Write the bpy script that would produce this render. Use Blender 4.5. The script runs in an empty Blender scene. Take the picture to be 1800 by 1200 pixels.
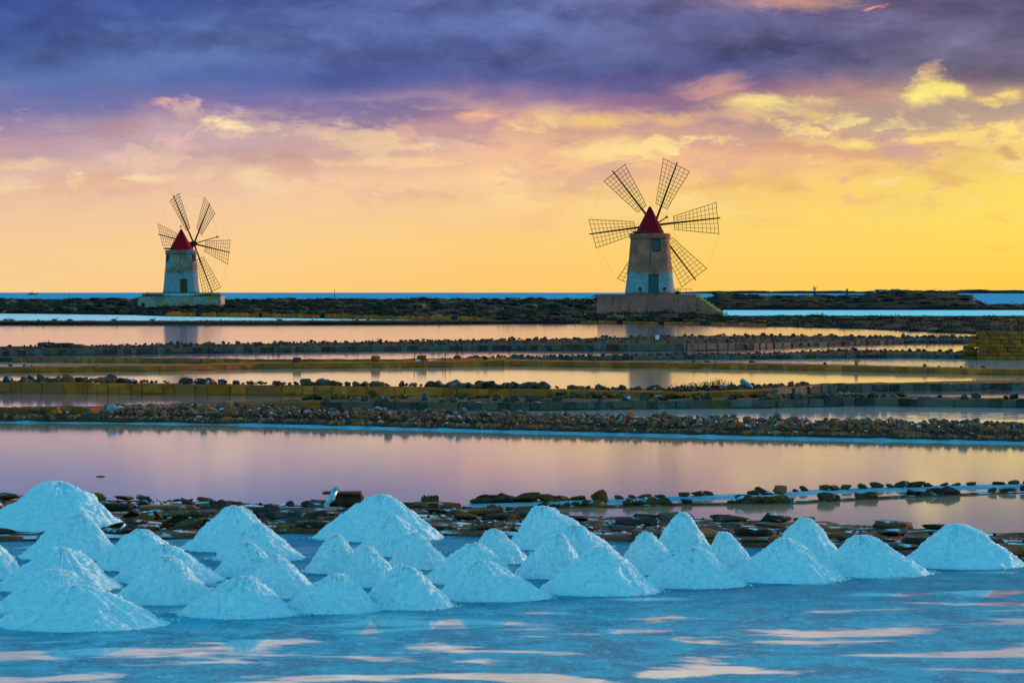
import bpy, math, random
import numpy as np
from mathutils import Vector, noise as mnoise

# ------------------------------------------------------------------ basics
SC = bpy.context.scene
COL = SC.collection
H = 3.5            # eye height over the brine (m)
F = 6000.0         # focal length in photo pixels (photo is 1800 px wide)
HY = 514.0         # horizon row
random.seed(7)
rs = np.random.RandomState(11)

# ------------------------------------------------------------------ camera
cam_d = bpy.data.cameras.new('camera')
cam = bpy.data.objects.new('camera', cam_d)
COL.objects.link(cam)
cam.location = (0, 0, H)
cam.rotation_euler = (math.radians(90), 0, 0)
cam_d.sensor_width = 36.0
cam_d.lens = 36.0 * F / 1800.0
cam_d.shift_y = -(600 - HY) / 1800.0
cam_d.clip_start = 0.5
cam_d.clip_end = 150000
cam_d.dof.use_dof = True
cam_d.dof.focus_distance = 300
cam_d.dof.aperture_fstop = 11
SC.camera = cam
SC.view_settings.view_transform = 'Standard'
SC.view_settings.look = 'None'
SC.view_settings.exposure = 0
SC.view_settings.gamma = 1
SC.view_settings.use_curve_mapping = False
SC.cycles.max_bounces = 5
SC.cycles.diffuse_bounces = 2
SC.cycles.glossy_bounces = 3
SC.cycles.transmission_bounces = 4
SC.cycles.use_denoising = True


def lin(r, g, b):
    def f(c):
        c /= 255.0
        return c / 12.92 if c <= 0.04045 else ((c + 0.055) / 1.055) ** 2.4
    return (f(r), f(g), f(b), 1.0)


class NT:
    """small node-writing helper"""
    def __init__(s, nt):
        s.nt = nt
    def n(s, typ, **k):
        nd = s.nt.nodes.new(typ)
        for a, v in k.items():
            setattr(nd, a, v)
        return nd
    def put(s, sock, v):
        if isinstance(v, bpy.types.NodeSocket):
            s.nt.links.new(v, sock)
        elif v is not None:
            sock.default_value = v
    def m(s, op, a, b=None, c=None, clamp=False):
        nd = s.n('ShaderNodeMath', operation=op, use_clamp=clamp)
        s.put(nd.inputs[0], a); s.put(nd.inputs[1], b)
        if c is not None: s.put(nd.inputs[2], c)
        return nd.outputs[0]
    def v(s, op, a, b=None):
        nd = s.n('ShaderNodeVectorMath', operation=op)
        s.put(nd.inputs[0], a)
        if b is not None: s.put(nd.inputs[1], b)
        return nd.outputs['Value'] if op in ('LENGTH', 'DOT_PRODUCT') else nd.outputs['Vector']
    def comb(s, x, y, z):
        nd = s.n('ShaderNodeCombineXYZ')
        s.put(nd.inputs[0], x); s.put(nd.inputs[1], y); s.put(nd.inputs[2], z)
        return nd.outputs[0]
    def sep(s, v):
        nd = s.n('ShaderNodeSeparateXYZ'); s.put(nd.inputs[0], v)
        return nd.outputs
    def mr(s, v, a, b, c=0.0, d=1.0, smooth=True):
        nd = s.n('ShaderNodeMapRange', interpolation_type='SMOOTHSTEP' if smooth else 'LINEAR')
        s.put(nd.inputs[0], v)
        for i, q in enumerate((a, b, c, d)): s.put(nd.inputs[i + 1], q)
        return nd.outputs[0]
    def mix(s, f, a, b, mode='MIX'):
        nd = s.n('ShaderNodeMix', data_type='RGBA', blend_type=mode)
        s.put(nd.inputs[0], f); s.put(nd.inputs[6], a); s.put(nd.inputs[7], b)
        return nd.outputs[2]
    def noise(s, vec, scale, detail=4, rough=0.5, dist=0.0):
        nd = s.n('ShaderNodeTexNoise')
        s.put(nd.inputs['Vector'], vec)
        nd.inputs['Scale'].default_value = scale
        nd.inputs['Detail'].default_value = detail
        nd.inputs['Roughness'].default_value = rough
        nd.inputs['Distortion'].default_value = dist
        return nd
    def ramp(s, f, stops):
        nd = s.n('ShaderNodeValToRGB')
        s.put(nd.inputs[0], f)
        e = nd.color_ramp.elements
        while len(e) < len(stops): e.new(0.5)
        for i, (p, c) in enumerate(stops):
            e[i].position = p; e[i].color = c
        return nd.outputs[0]


# ------------------------------------------------------------------ world
SUN_AZ = math.radians(42)      # to the right of the view
SUN_EL = math.radians(8)

world = bpy.data.worlds.new('World')
SC.world = world
world.use_nodes = True
wt = world.node_tree
wt.nodes.clear()
W = NT(wt)
tc = W.n('ShaderNodeTexCoord')
D = tc.outputs['Generated']
x, y, z = W.sep(D)
az = W.m('ARCTAN2', x, y)
el = W.m('ARCSINE', W.m('MAXIMUM', W.m('MINIMUM', z, 1.0), -1.0))
U = W.m('MULTIPLY', az, F)
V = W.m('MULTIPLY', el, F)

n1 = W.noise(W.v('MULTIPLY', D, (9, 9, 42)), 1.0, 5, 0.55, 0.3)
n2 = W.noise(W.v('MULTIPLY', D, (38, 38, 95)), 1.0, 8, 0.66, 0.3)
c1 = W.v('SUBTRACT', n1.outputs['Color'], (0.5, 0.5, 0.5))
c2 = W.v('SUBTRACT', n2.outputs['Color'], (0.5, 0.5, 0.5))
a1x, a1y, a1z = W.sep(c1)
a2x, a2y, a2z = W.sep(c2)
ampl = W.mr(V, 60, 330, 0.12, 1.0)
# warped vertical coordinate for the base bands
Vw = W.m('ADD', V, W.m('MULTIPLY', ampl, W.m('ADD', W.m('MULTIPLY', a1x, 150.0), W.m('MULTIPLY', a2x, 55.0))))
rows = [505, 440, 380, 320, 280, 240, 200, 160, 120, 60, 0, -60, -150, -384]
cols = {
 -900: [(250,205,145),(247,205,150),(240,198,160),(226,188,166),(212,176,170),(180,150,170),(134,122,170),(90,112,172),(68,98,164),(52,84,154),(46,75,145),(130,150,180),(205,205,205),(135,180,208)],
 -450: [(253,205,132),(251,207,143),(247,204,155),(238,196,162),(222,182,167),(206,170,168),(146,126,164),(106,114,168),(76,100,164),(84,108,168),(76,92,160),(160,170,190),(225,214,204),(135,180,208)],
 0:    [(254,200,112),(253,207,122),(250,205,140),(247,200,150),(243,190,148),(232,180,148),(214,165,152),(162,128,160),(76,94,156),(80,98,162),(88,112,174),(180,178,188),(235,218,200),(135,180,208)],
 450:  [(255,205,98),(254,212,105),(254,214,112),(250,205,120),(240,190,130),(215,165,140),(210,168,140),(166,124,140),(104,96,138),(92,94,140),(140,112,144),(190,180,185),(230,214,200),(135,180,208)],
 900:  [(255,206,76),(255,216,90),(255,221,100),(254,221,106),(250,212,112),(248,210,130),(182,152,132),(170,142,130),(112,102,126),(96,88,116),(88,80,114),(160,155,170),(210,200,195),(135,180,208)],
}
VM = 900.0
def stops(cl):
    out = []
    for r, c in zip(rows, cl):
        out.append((min(1.0, max(0.0, (HY - r) / VM)), lin(*c)))
    return sorted(out, key=lambda t: t[0])
fac = W.m('DIVIDE', Vw, VM, clamp=True)
ks = sorted(cols)
cur = W.ramp(fac, stops(cols[ks[0]]))
for k0, k1 in zip(ks[:-1], ks[1:]):
    f = W.mr(W.m('ADD', U, W.m('MULTIPLY', a1y, 160.0)), float(k0), float(k1), 0, 1, smooth=False)
    cur = W.mix(f, cur, W.ramp(fac, stops(cols[k1])))
# cloud bodies and gaps: (cx, cy, rx, ry, colour, strength, softness)
P = W.comb(W.m('ADD', W.m('ADD', U, 900.0), W.m('ADD', W.m('MULTIPLY', a1y, 130.0), W.m('MULTIPLY', a2y, 230.0))),
           W.m('ADD', W.m('SUBTRACT', HY, V), W.m('ADD', W.m('MULTIPLY', a1z, 50.0), W.m('MULTIPLY', a2z, 92.0))), 0.0)
B = [
 (120,15,350,58,(38,62,138),.75,.35),(50,95,150,34,(50,80,150),.55,.5),(330,110,190,60,(86,112,172),.55,.6),(130,150,160,40,(92,115,172),.5,.6),
 (600,35,190,35,(72,92,158),.5,.5),(760,20,200,22,(96,106,165),.4,.5),(540,130,160,32,(74,90,155),.6,.45),(430,175,170,22,(112,108,165),.5,.6),(930,115,420,42,(72,86,150),.7,.4),
 (1180,105,380,34,(84,90,145),.6,.4),(1000,40,220,25,(98,112,172),.5,.6),(1480,70,360,34,(96,88,130),.6,.45),(1700,15,230,20,(84,74,110),.7,.4),
 (1640,118,240,28,(112,102,124),.6,.4),(600,198,210,17,(104,100,156),.75,.3),(800,205,90,10,(170,125,155),.5,.4),(1160,172,120,17,(142,112,148),.75,.3),(1340,168,110,12,(160,122,140),.6,.4),
 (1270,222,200,32,(208,164,148),.8,.3),(1510,256,180,17,(216,166,128),.85,.25),(1640,208,270,24,(180,155,140),.85,.3),
 (1190,278,260,15,(234,180,138),.7,.3),(380,228,240,24,(192,164,172),.55,.4),(620,250,260,22,(206,170,166),.55,.4),(160,262,240,20,(196,164,172),.5,.4),
 (520,292,300,14,(226,184,162),.5,.4),(1000,300,200,14,(240,184,144),.5,.4),(980,236,160,10,(222,166,146),.5,.4),
 (1300,325,85,13,(238,186,118),.75,.3),(1374,340,26,11,(236,184,122),.75,.3),(1513,299,36,11,(236,186,120),.8,.3),(1650,316,42,14,(236,188,114),.85,.3),(1690,325,50,6,(238,188,114),.8,.3),
 (1520,351,55,6,(242,198,110),.7,.3),(1310,386,50,5,(244,196,116),.55,.4),(1330,400,50,7,(246,200,112),.4,.4),(1792,272,26,19,(224,170,116),.9,.25),(955,385,42,18,(244,190,134),.55,.35),
 (870,380,35,14,(246,196,140),.4,.4),(1030,345,60,9,(246,194,134),.5,.4),(1740,388,22,4,(246,200,92),.6,.4),(1730,436,40,5,(250,204,86),.5,.5),
 # openings and lit rims
 (1358,178,66,15,(255,228,145),1,.3),(1300,196,38,9,(250,200,140),.6,.5),(1420,200,32,10,(252,206,130),.7,.4),(1618,166,42,20,(255,232,128),1,.25),(1700,186,34,7,(255,222,120),.85,.35),(1760,172,34,14,(255,224,128),.85,.3),
 (1605,135,14,14,(244,192,140),.7,.4),(425,219,34,12,(250,224,172),.95,.3),(350,196,16,17,(214,186,176),.8,.4),(310,191,34,6,(238,172,164),.8,.4),(840,205,25,12,(255,196,140),.9,.35),
 (1060,212,66,15,(255,206,126),.9,.35),(930,208,40,10,(246,186,140),.6,.4),(1180,205,60,10,(248,196,128),.6,.4),(130,318,28,11,(253,228,166),.9,.3),(465,318,62,17,(251,222,168),.7,.4),(240,327,56,6,(253,222,168),.8,.4),
 (25,332,32,8,(252,220,165),.6,.4),(25,292,70,8,(250,208,160),.7,.4),(872,316,62,18,(253,216,156),.7,.4),(1060,265,72,19,(253,224,146),.8,.35),(660,287,110,9,(250,208,160),.7,.4),(330,248,30,10,(232,178,176),.7,.4),
 (700,243,70,7,(246,192,160),.6,.4),(1395,8,70,16,(236,172,140),.85,.35),(1520,20,18,5,(242,150,120),.9,.4),(1275,150,46,16,(228,168,150),.75,.4),(1720,243,300,9,(252,222,130),.7,.3),(760,290,60,5,(252,210,158),.6,.4),
 (650,338,120,4,(250,206,160),.5,.4),
]
lastf = None
for (cx, cy, rx, ry, cc, op, so) in B:
    d = W.v('LENGTH', W.v('MULTIPLY', W.v('SUBTRACT', P, (cx, cy, 0)), (1.0 / rx, 1.0 / ry, 0)))
    f = W.mr(d, max(0.0, 1 - so * (3.0 if rx < 90 else 1.6)), 1 + so * (1.9 if rx < 90 else 1.6), op, 0)
    cur = W.mix(f, cur, lin(*cc))
# cloud relief: density against density a little higher up gives lit crests and shaded bellies
rv = W.v('ADD', W.v('MULTIPLY', D, (30, 30, 68)), W.v('MULTIPLY', c2, (.9, .9, .9)))
rA = W.noise(rv, 1.0, 6, 0.52, 0.2).outputs['Fac']
rB = W.noise(W.v('ADD', rv, (0, 0, 0.42)), 1.0, 6, 0.52, 0.2).outputs['Fac']
rel = W.m('SUBTRACT', rA, rB)
mid_ = W.m('MULTIPLY', W.mr(V, 110, 200, 0, 1), W.mr(V, 285, 345, 1, 0))
azf = W.mr(U, -900.0, 400.0, 0.35, 0.95)
lit = W.m('MULTIPLY', W.m('MULTIPLY', mid_, azf), W.m('MULTIPLY', W.mr(rel, 0.03, 0.15, 0, 0.95), W.mr(rA, 0.44, 0.56, 0, 1)))
cur = W.mix(lit, cur, W.mix(W.mr(U, -700.0, 300.0, 0, 1), lin(248, 208, 176), lin(255, 222, 148)))
sh = W.m('MULTIPLY', mid_, W.mr(rel, -0.02, -0.15, 0, 0.7))
cur = W.mix(sh, cur, W.mix(W.mr(V, 180, 300, 0, 1), lin(226, 178, 150), lin(176, 138, 152)))
drk = W.mr(V, 350, 410, 0, 1)
dk = W.m('ADD', 1.0, W.m('MULTIPLY', drk, W.m('MULTIPLY', rel, 2.3)))
cur = W.mix(1.0, cur, W.comb(dk, dk, W.m('POWER', dk, 0.75)), 'MULTIPLY')
cur = W.mix(W.m('MULTIPLY', W.mr(V, 350, 410, 0, 1), 0.16), cur, lin(118, 124, 150))
# fine streaky variation inside the clouds
n3 = W.noise(W.v('MULTIPLY', D, (22, 22, 62)), 1.0, 5, 0.5, 0.8)
vary = W.mr(n3.outputs['Fac'], 0.3, 0.7, 0.88, 1.12, smooth=False)
varm = W.mr(V, 90, 300, 0.0, 1.0)
vv = W.m('ADD', 1.0, W.m('MULTIPLY', varm, W.m('SUBTRACT', vary, 1.0)))
cur = W.mix(1.0, cur, W.comb(vv, vv, W.m('POWER', vv, 0.7)), 'MULTIPLY')
# the rest of the dome: blue dusk sky overhead and behind
sky = W.n('ShaderNodeTexSky', sky_type='NISHITA')
sky.sun_disc = False
sky.sun_elevation = SUN_EL
sky.sun_rotation = SUN_AZ
up = W.mr(V, 650, 3000, 0.0, 1.0)
over = W.ramp(W.m('DIVIDE', el, 1.5708, clamp=True), [(0.0, (0.32, 1.02, 1.20, 1)), (0.25, (0.12, 0.68, 0.98, 1)), (0.6, (0.035, 0.29, 0.56, 1)), (1.0, (0.02, 0.19, 0.42, 1))])
over = W.mix(1.0, over, W.mix(1.0, sky.outputs[0], (0.012, 0.03, 0.04, 1), 'MULTIPLY'), 'ADD')
back = W.mr(W.m('COSINE', W.m('SUBTRACT', az, 0.35)), 0.88, 0.1, 0.0, 1.0)
cur = W.mix(back, cur, over)
cur = W.mix(up, cur, over)
bg = W.n('ShaderNodeBackground')
W.put(bg.inputs['Color'], cur)
bg.inputs['Strength'].default_value = 1.0
wo = W.n('ShaderNodeOutputWorld')
wt.links.new(bg.outputs[0], wo.inputs[0])
world.cycles.sampling_method = 'MANUAL'
world.cycles.sample_map_resolution = 1024

sun_d = bpy.data.lights.new('sun', 'SUN')
sun_d.energy = 3.8
sun_d.angle = math.radians(9)
sun_d.color = (1.0, 0.66, 0.44)
sun = bpy.data.objects.new('sun', sun_d)
COL.objects.link(sun)
sv = Vector((math.sin(SUN_AZ) * math.cos(SUN_EL), math.cos(SUN_AZ) * math.cos(SUN_EL), math.sin(SUN_EL)))
sun.rotation_euler = sv.to_track_quat('Z', 'Y').to_euler()
sun.location = (60, 60, 40)


# ------------------------------------------------------------------ materials
def newmat(name):
    m = bpy.data.materials.new(name)
    m.use_nodes = True
    nt = m.node_tree
    nt.nodes.clear()
    return m, NT(nt)

def finish(m, N, bsdf):
    o = N.n('ShaderNodeOutputMaterial')
    m.node_tree.links.new(bsdf, o.inputs[0])
    return m

def principled(N, base, rough=0.8, normal=None, spec=0.3, **k):
    b = N.n('ShaderNodeBsdfPrincipled')
    N.put(b.inputs['Base Color'], base)
    N.put(b.inputs['Roughness'], rough)
    N.put(b.inputs['Specular IOR Level'], spec)
    if normal is not None: N.put(b.inputs['Normal'], normal)
    for a, v in k.items(): N.put(b.inputs[a.replace('_', ' ')], v)
    return b.outputs[0]

def bump(N, h, strength=0.5, dist=0.02):
    b = N.n('ShaderNodeBump')
    N.put(b.inputs['Height'], h)
    b.inputs['Strength'].default_value = strength
    b.inputs['Distance'].default_value = dist
    return b.outputs[0]

def stone_mat(name, ca, cb, cc=None, scale=3.0, rnd=0.5, rough=0.9, bs=0.6, bd=0.03, salt=0.0):
    """weathered stone: two or three mineral colours, per-piece variation, relief, salt crust on top"""
    m, N = newmat(name)
    geo = N.n('ShaderNodeNewGeometry')
    pos = geo.outputs['Position']
    oi = N.n('ShaderNodeObjectInfo').outputs['Random']
    n = N.noise(pos, scale, 6, 0.65)
    n_2 = N.noise(pos, scale * 0.27, 3, 0.5)
    col = N.mix(N.mr(n.outputs['Fac'], 0.35, 0.65), ca, cb)
    if cc: col = N.mix(N.mr(N.m('ADD', n_2.outputs['Fac'], N.m('MULTIPLY', N.m('SUBTRACT', oi, 0.5), 0.5)), 0.5, 0.62), col, cc)
    br = N.m('ADD', 1 - rnd * 0.6, N.m('MULTIPLY', oi, rnd * 1.2))
    col = N.mix(1.0, col, N.comb(br, br, br), 'MULTIPLY')
    if salt > 0:
        nz = N.sep(geo.outputs['Normal'])[2]
        sp = N.noise(pos, scale * 0.8, 5, 0.6)
        f = N.m('MULTIPLY', N.mr(nz, 0.3, 0.9), N.mr(sp.outputs['Fac'], 0.62 - salt * 0.3, 0.75 - salt * 0.3))
        col = N.mix(f, col, (0.7, 0.78, 0.82, 1))
    return finish(m, N, principled(N, col, rough, bump(N, n.outputs['Fac'], bs, bd), 0.03))

M = {}
M['dark_rock'] = stone_mat('dark_rock', (0.07, 0.034, 0.029, 1), (0.19, 0.09, 0.075, 1), (0.22, 0.065, 0.025, 1), 4.0, 0.9, salt=0.15)
M['brown_rock'] = stone_mat('brown_rock', (0.18, 0.06, 0.035, 1), (0.36, 0.14, 0.09, 1), (0.46, 0.11, 0.025, 1), 5.0, 1.0, salt=0.2)
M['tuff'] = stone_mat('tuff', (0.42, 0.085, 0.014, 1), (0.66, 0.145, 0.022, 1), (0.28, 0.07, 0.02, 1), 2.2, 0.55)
M['grey_block'] = stone_mat('grey_block', (0.06, 0.045, 0.04, 1), (0.13, 0.09, 0.075, 1), (0.10, 0.06, 0.04, 1), 3.0, 0.9, salt=0.15)
M['slab'] = stone_mat('slab', (0.055, 0.028, 0.018, 1), (0.12, 0.055, 0.032, 1), (0.05, 0.034, 0.028, 1), 5.0, 0.8, salt=0.12)
M['moss_slab'] = stone_mat('moss_slab', (0.14, 0.055, 0.014, 1), (0.22, 0.08, 0.018, 1), (0.09, 0.045, 0.018, 1), 5.0, 0.7, salt=0.05)
M['earth'] = stone_mat('earth', (0.06, 0.024, 0.013, 1), (0.14, 0.05, 0.022, 1), (0.07, 0.036, 0.025, 1), 1.5, 0.2, bs=0.8, bd=0.06)
M['crusted_earth'] = stone_mat('crusted_earth', (0.11, 0.04, 0.022, 1), (0.24, 0.08, 0.04, 1), (0.15, 0.09, 0.075, 1), 2.5, 0.2, salt=0.32, bs=0.9, bd=0.05)
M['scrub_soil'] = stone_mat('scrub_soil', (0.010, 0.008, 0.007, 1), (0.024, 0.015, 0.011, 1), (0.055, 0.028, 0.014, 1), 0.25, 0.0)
M['berm_salt'] = stone_mat('berm_salt', (0.10, 0.28, 0.40, 1), (0.20, 0.42, 0.52, 1), None, 2.0, 0.0, rough=0.5)
M['rust_tile'] = stone_mat('rust_tile', (0.34, 0.09, 0.05, 1), (0.46, 0.14, 0.075, 1), None, 6.0, 0.8)
M['dark_wood'] = stone_mat('dark_wood', (0.07, 0.04, 0.025, 1), (0.13, 0.075, 0.045, 1), None, 8.0, 0.3)
M['red_wood'] = stone_mat('red_wood', (0.12, 0.03, 0.02, 1), (0.18, 0.05, 0.03, 1), None, 8.0, 0.3)
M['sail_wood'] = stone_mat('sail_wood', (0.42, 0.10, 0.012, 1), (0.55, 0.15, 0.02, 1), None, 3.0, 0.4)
M['spar_wood'] = stone_mat('spar_wood', (0.04, 0.015, 0.01, 1), (0.07, 0.028, 0.015, 1), None, 3.0, 0.2)
M['rope'] = stone_mat('rope', (0.16, 0.08, 0.035, 1), (0.2, 0.11, 0.05, 1), None, 3.0, 0.2)
M['red_roof'] = stone_mat('red_roof', (0.50, 0.004, 0.012, 1), (0.62, 0.008, 0.018, 1), (0.42, 0.006, 0.014, 1), 2.0, 0.0, rough=0.55, bs=0.3)
M['door_paint'] = stone_mat('door_paint', (0.05, 0.10, 0.09, 1), (0.08, 0.14, 0.12, 1), None, 4.0, 0.2, rough=0.6)
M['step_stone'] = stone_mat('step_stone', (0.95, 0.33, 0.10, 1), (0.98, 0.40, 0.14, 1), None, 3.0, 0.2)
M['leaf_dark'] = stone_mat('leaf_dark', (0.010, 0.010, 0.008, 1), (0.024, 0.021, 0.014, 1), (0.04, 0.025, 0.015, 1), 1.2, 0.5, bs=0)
M['leaf_dry'] = stone_mat('leaf_dry', (0.22, 0.09, 0.04, 1), (0.34, 0.15, 0.07, 1), (0.14, 0.07, 0.04, 1), 1.5, 0.4, bs=0)
M['dry_grass'] = stone_mat('dry_grass', (0.20, 0.10, 0.045, 1), (0.30, 0.15, 0.06, 1), None, 2.0, 0.5, bs=0)
M['island'] = stone_mat('island', (0.02, 0.022, 0.03, 1), (0.04, 0.042, 0.05, 1), None, 0.01, 0.0, bs=0)
M['feather_grey'] = stone_mat('feather_grey', (0.07, 0.07, 0.075, 1), (0.13, 0.13, 0.14, 1), None, 9.0, 0.3, bs=0)
M['feather_white'] = stone_mat('feather_white', (0.5, 0.5, 0.5, 1), (0.6, 0.6, 0.6, 1), None, 9.0, 0.1, bs=0)
M['beak'] = stone_mat('beak', (0.3, 0.14, 0.03, 1), (0.35, 0.16, 0.03, 1), None, 9.0, 0.1, bs=0)
M['skin'] = stone_mat('skin', (0.25, 0.13, 0.08, 1), (0.3, 0.16, 0.10, 1), None, 9.0, 0.1, bs=0)
M['shirt'] = stone_mat('shirt', (0.42, 0.42, 0.45, 1), (0.5, 0.5, 0.52, 1), None, 9.0, 0.1, bs=0)
M['dress'] = stone_mat('dress', (0.06, 0.05, 0.09, 1), (0.10, 0.07, 0.11, 1), None, 9.0, 0.1, bs=0)
M['trousers'] = stone_mat('trousers', (0.02, 0.02, 0.028, 1), (0.035, 0.035, 0.04, 1), None, 9.0, 0.1, bs=0)
M['hair'] = stone_mat('hair', (0.02, 0.012, 0.008, 1), (0.03, 0.02, 0.012, 1), None, 9.0, 0.1, bs=0)
M['van_paint'] = stone_mat('van_paint', (0.20, 0.22, 0.27, 1), (0.25, 0.27, 0.32, 1), None, 1.0, 0.0, rough=0.35, bs=0)
M['tarp'] = stone_mat('tarp', (0.12, 0.2, 0.24, 1), (0.2, 0.28, 0.32, 1), None, 1.0, 0.0, rough=0.5)
M['boat_paint'] = stone_mat('boat_paint', (0.4, 0.44, 0.5, 1), (0.5, 0.54, 0.58, 1), None, 1.0, 0.0, rough=0.4)
M['rubber'] = stone_mat('rubber', (0.02, 0.02, 0.02, 1), (0.03, 0.03, 0.03, 1), None, 5.0, 0.0)
M['dark_glass'] = stone_mat('dark_glass', (0.02, 0.025, 0.03, 1), (0.03, 0.035, 0.04, 1), None, 5.0, 0.0, rough=0.08, bs=0)
M['white_sack'] = stone_mat('white_sack', (0.6, 0.62, 0.64, 1), (0.75, 0.77, 0.8, 1), None, 6.0, 0.1)
M['steel'] = stone_mat('steel', (0.10, 0.10, 0.11, 1), (0.16, 0.16, 0.17, 1), None, 0.2, 0.0)

# plaster of the towers: rough brown render above, worn limewash below (edge follows height and stains)
def tower_plaster(name, zlim, patch=0.0, brown=((0.66, 0.165, 0.10, 1), (0.42, 0.11, 0.07, 1))):
    m, N = newmat(name)
    t = N.n('ShaderNodeTexCoord').outputs['Object']
    tx, ty, tz = N.sep(t)
    big = N.noise(t, 0.45, 5, 0.6)
    fine = N.noise(t, 3.5, 7, 0.7)
    streak = N.noise(N.v('MULTIPLY', t, (2.2, 2.2, 0.25)), 1.0, 5, 0.6)
    br = N.mix(N.mr(big.outputs['Fac'], 0.38, 0.6), brown[0], brown[1])
    br = N.mix(N.mr(fine.outputs['Fac'], 0.5, 0.7, 0, 0.55), br, (0.60, 0.25, 0.17, 1))
    br = N.mix(N.mr(streak.outputs['Fac'], 0.5, 0.66, 0, 0.6), br, (0.09, 0.06, 0.05, 1))
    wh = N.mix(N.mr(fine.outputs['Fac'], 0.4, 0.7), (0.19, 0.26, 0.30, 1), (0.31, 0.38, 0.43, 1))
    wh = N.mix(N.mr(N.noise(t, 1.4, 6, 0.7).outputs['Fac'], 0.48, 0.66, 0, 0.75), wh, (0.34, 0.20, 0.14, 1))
    zz = N.m('ADD', tz, N.m('MULTIPLY', N.m('SUBTRACT', big.outputs['Fac'], 0.5), 3.2))
    zz = N.m('ADD', zz, N.m('MULTIPLY', N.m('SUBTRACT', fine.outputs['Fac'], 0.5), 0.5))
    f = N.mr(zz, zlim - 0.35, zlim + 0.35, 1, 0)
    if patch:
        f = N.m('MAXIMUM', f, N.m('MULTIPLY', N.mr(N.noise(t, 0.34, 4, 0.5).outputs['Fac'], 0.50, 0.56), patch))
    # damp, dirty foot
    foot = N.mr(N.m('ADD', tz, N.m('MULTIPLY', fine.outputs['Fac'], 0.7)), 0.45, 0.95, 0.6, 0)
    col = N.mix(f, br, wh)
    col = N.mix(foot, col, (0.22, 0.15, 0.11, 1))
    return finish(m, N, principled(N, col, 0.9, bump(N, fine.outputs['Fac'], 0.8, 0.06), 0.05))

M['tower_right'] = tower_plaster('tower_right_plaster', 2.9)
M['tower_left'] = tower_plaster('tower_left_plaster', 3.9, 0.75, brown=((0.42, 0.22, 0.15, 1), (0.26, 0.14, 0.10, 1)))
M['platform_right'] = tower_plaster('platform_right_plaster', -9, 0.0, brown=((0.66, 0.15, 0.105, 1), (0.44, 0.11, 0.085, 1)))
M['platform_left'] = tower_plaster('platform_left_plaster', 9, 0.0)

# water ----------------------------------------------------------
def water_mat(name, base, rough, wave, sx, sy, diff=0.25, wrough=0.6, gloss=(1, 1, 1, 1), ripple_mask=None, calm=0.02, floor=0.02):
    """brine: fresnel mirror over a coloured body; waves tilt the normal in world space"""
    m, N = newmat(name)
    geo = N.n('ShaderNodeNewGeometry')
    pos = geo.outputs['Position']
    wv = N.noise(N.v('MULTIPLY', pos, (sx, sy, 1)), 1.0, 4, wrough)
    s = N.v('SUBTRACT', wv.outputs['Color'], (0.5, 0.5, 0.5))
    amp = wave
    if ripple_mask:
        mk = N.noise(N.v('MULTIPLY', pos, ripple_mask[:3]), 1.0, 4, 0.55)
        amp = N.mr(mk.outputs['Fac'], ripple_mask[3], ripple_mask[3] + 0.12, calm, wave)
    sx_, sy_, _ = N.sep(s)
    nrm = N.v('NORMALIZE', N.comb(N.m('MULTIPLY', sx_, amp), N.m('MULTIPLY', sy_, amp), 1.0))
    g = N.n('ShaderNodeBsdfGlossy')
    g.inputs['Color'].default_value = gloss
    g.inputs['Roughness'].default_value = rough
    N.put(g.inputs['Normal'], nrm)
    d = N.n('ShaderNodeBsdfDiffuse')
    N.put(d.inputs['Color'], base)
    fr = N.n('ShaderNodeFresnel')
    fr.inputs['IOR'].default_value = 1.34
    N.put(fr.inputs['Normal'], nrm)
    f = N.mr(fr.outputs[0], 0.0, 1.0, floor, 1.0 - diff, smooth=False)
    mx = N.n('ShaderNodeMixShader')
    N.put(mx.inputs[0], f)
    m.node_tree.links.new(d.outputs[0], mx.inputs[1])
    m.node_tree.links.new(g.outputs[0], mx.inputs[2])
    return finish(m, N, mx.outputs[0])

M['brine_calm'] = water_mat('brine_calm', (0.85, 0.5, 0.5, 1), 0.075, 0.006, 0.5, 0.5, 0.0, gloss=(1.0, 0.90, 1.0, 1), floor=0.7)
M['brine_pink'] = water_mat('brine_pink', (1.0, 0.62, 0.36, 1), 0.065, 0.002, 0.8, 0.8, 0.08, gloss=(1.0, 0.98, 0.97, 1), floor=0.7)
M['brine_ripple'] = water_mat('brine_ripple', (0.60, 0.45, 0.42, 1), 0.07, 0.20, 2.2, 5.0, 0.18, ripple_mask=(0.05, 0.12, 1, 0.44), calm=0.01, floor=0.4)
M['lagoon_pale'] = water_mat('lagoon_pale', (0.75, 0.95, 0.90, 1), 0.15, 2.2, 0.9, 0.06, 0.3)
M['canal_cyan'] = water_mat('canal_cyan', (0.30, 0.98, 0.98, 1), 0.15, 3.5, 1.0, 0.05, 0.35)
M['sea'] = water_mat('sea', (0.010, 0.34, 0.54, 1), 0.2, 3.6, 0.22, 0.0022, 0.78)

# salt -----------------------------------------------------------
def salt_mat():
    m, N = newmat('harvested_salt')
    pos = N.n('ShaderNodeNewGeometry').outputs['Position']
    n = N.noise(pos, 14, 6, 0.7)
    g = N.noise(pos, 60, 4, 0.7)
    col = N.mix(N.mr(n.outputs['Fac'], 0.35, 0.65), (0.60, 0.84, 0.90, 1), (0.90, 0.97, 0.98, 1))
    h = N.m('ADD', n.outputs['Fac'], N.m('MULTIPLY', g.outputs['Fac'], 0.5))
    return finish(m, N, principled(N, col, 0.6, bump(N, h, 0.9, 0.04), 0.1, Subsurface_Weight=0.4, Subsurface_Radius=(1.0, 0.9, 0.85), Subsurface_Scale=0.05))
M['salt'] = salt_mat()

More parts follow.
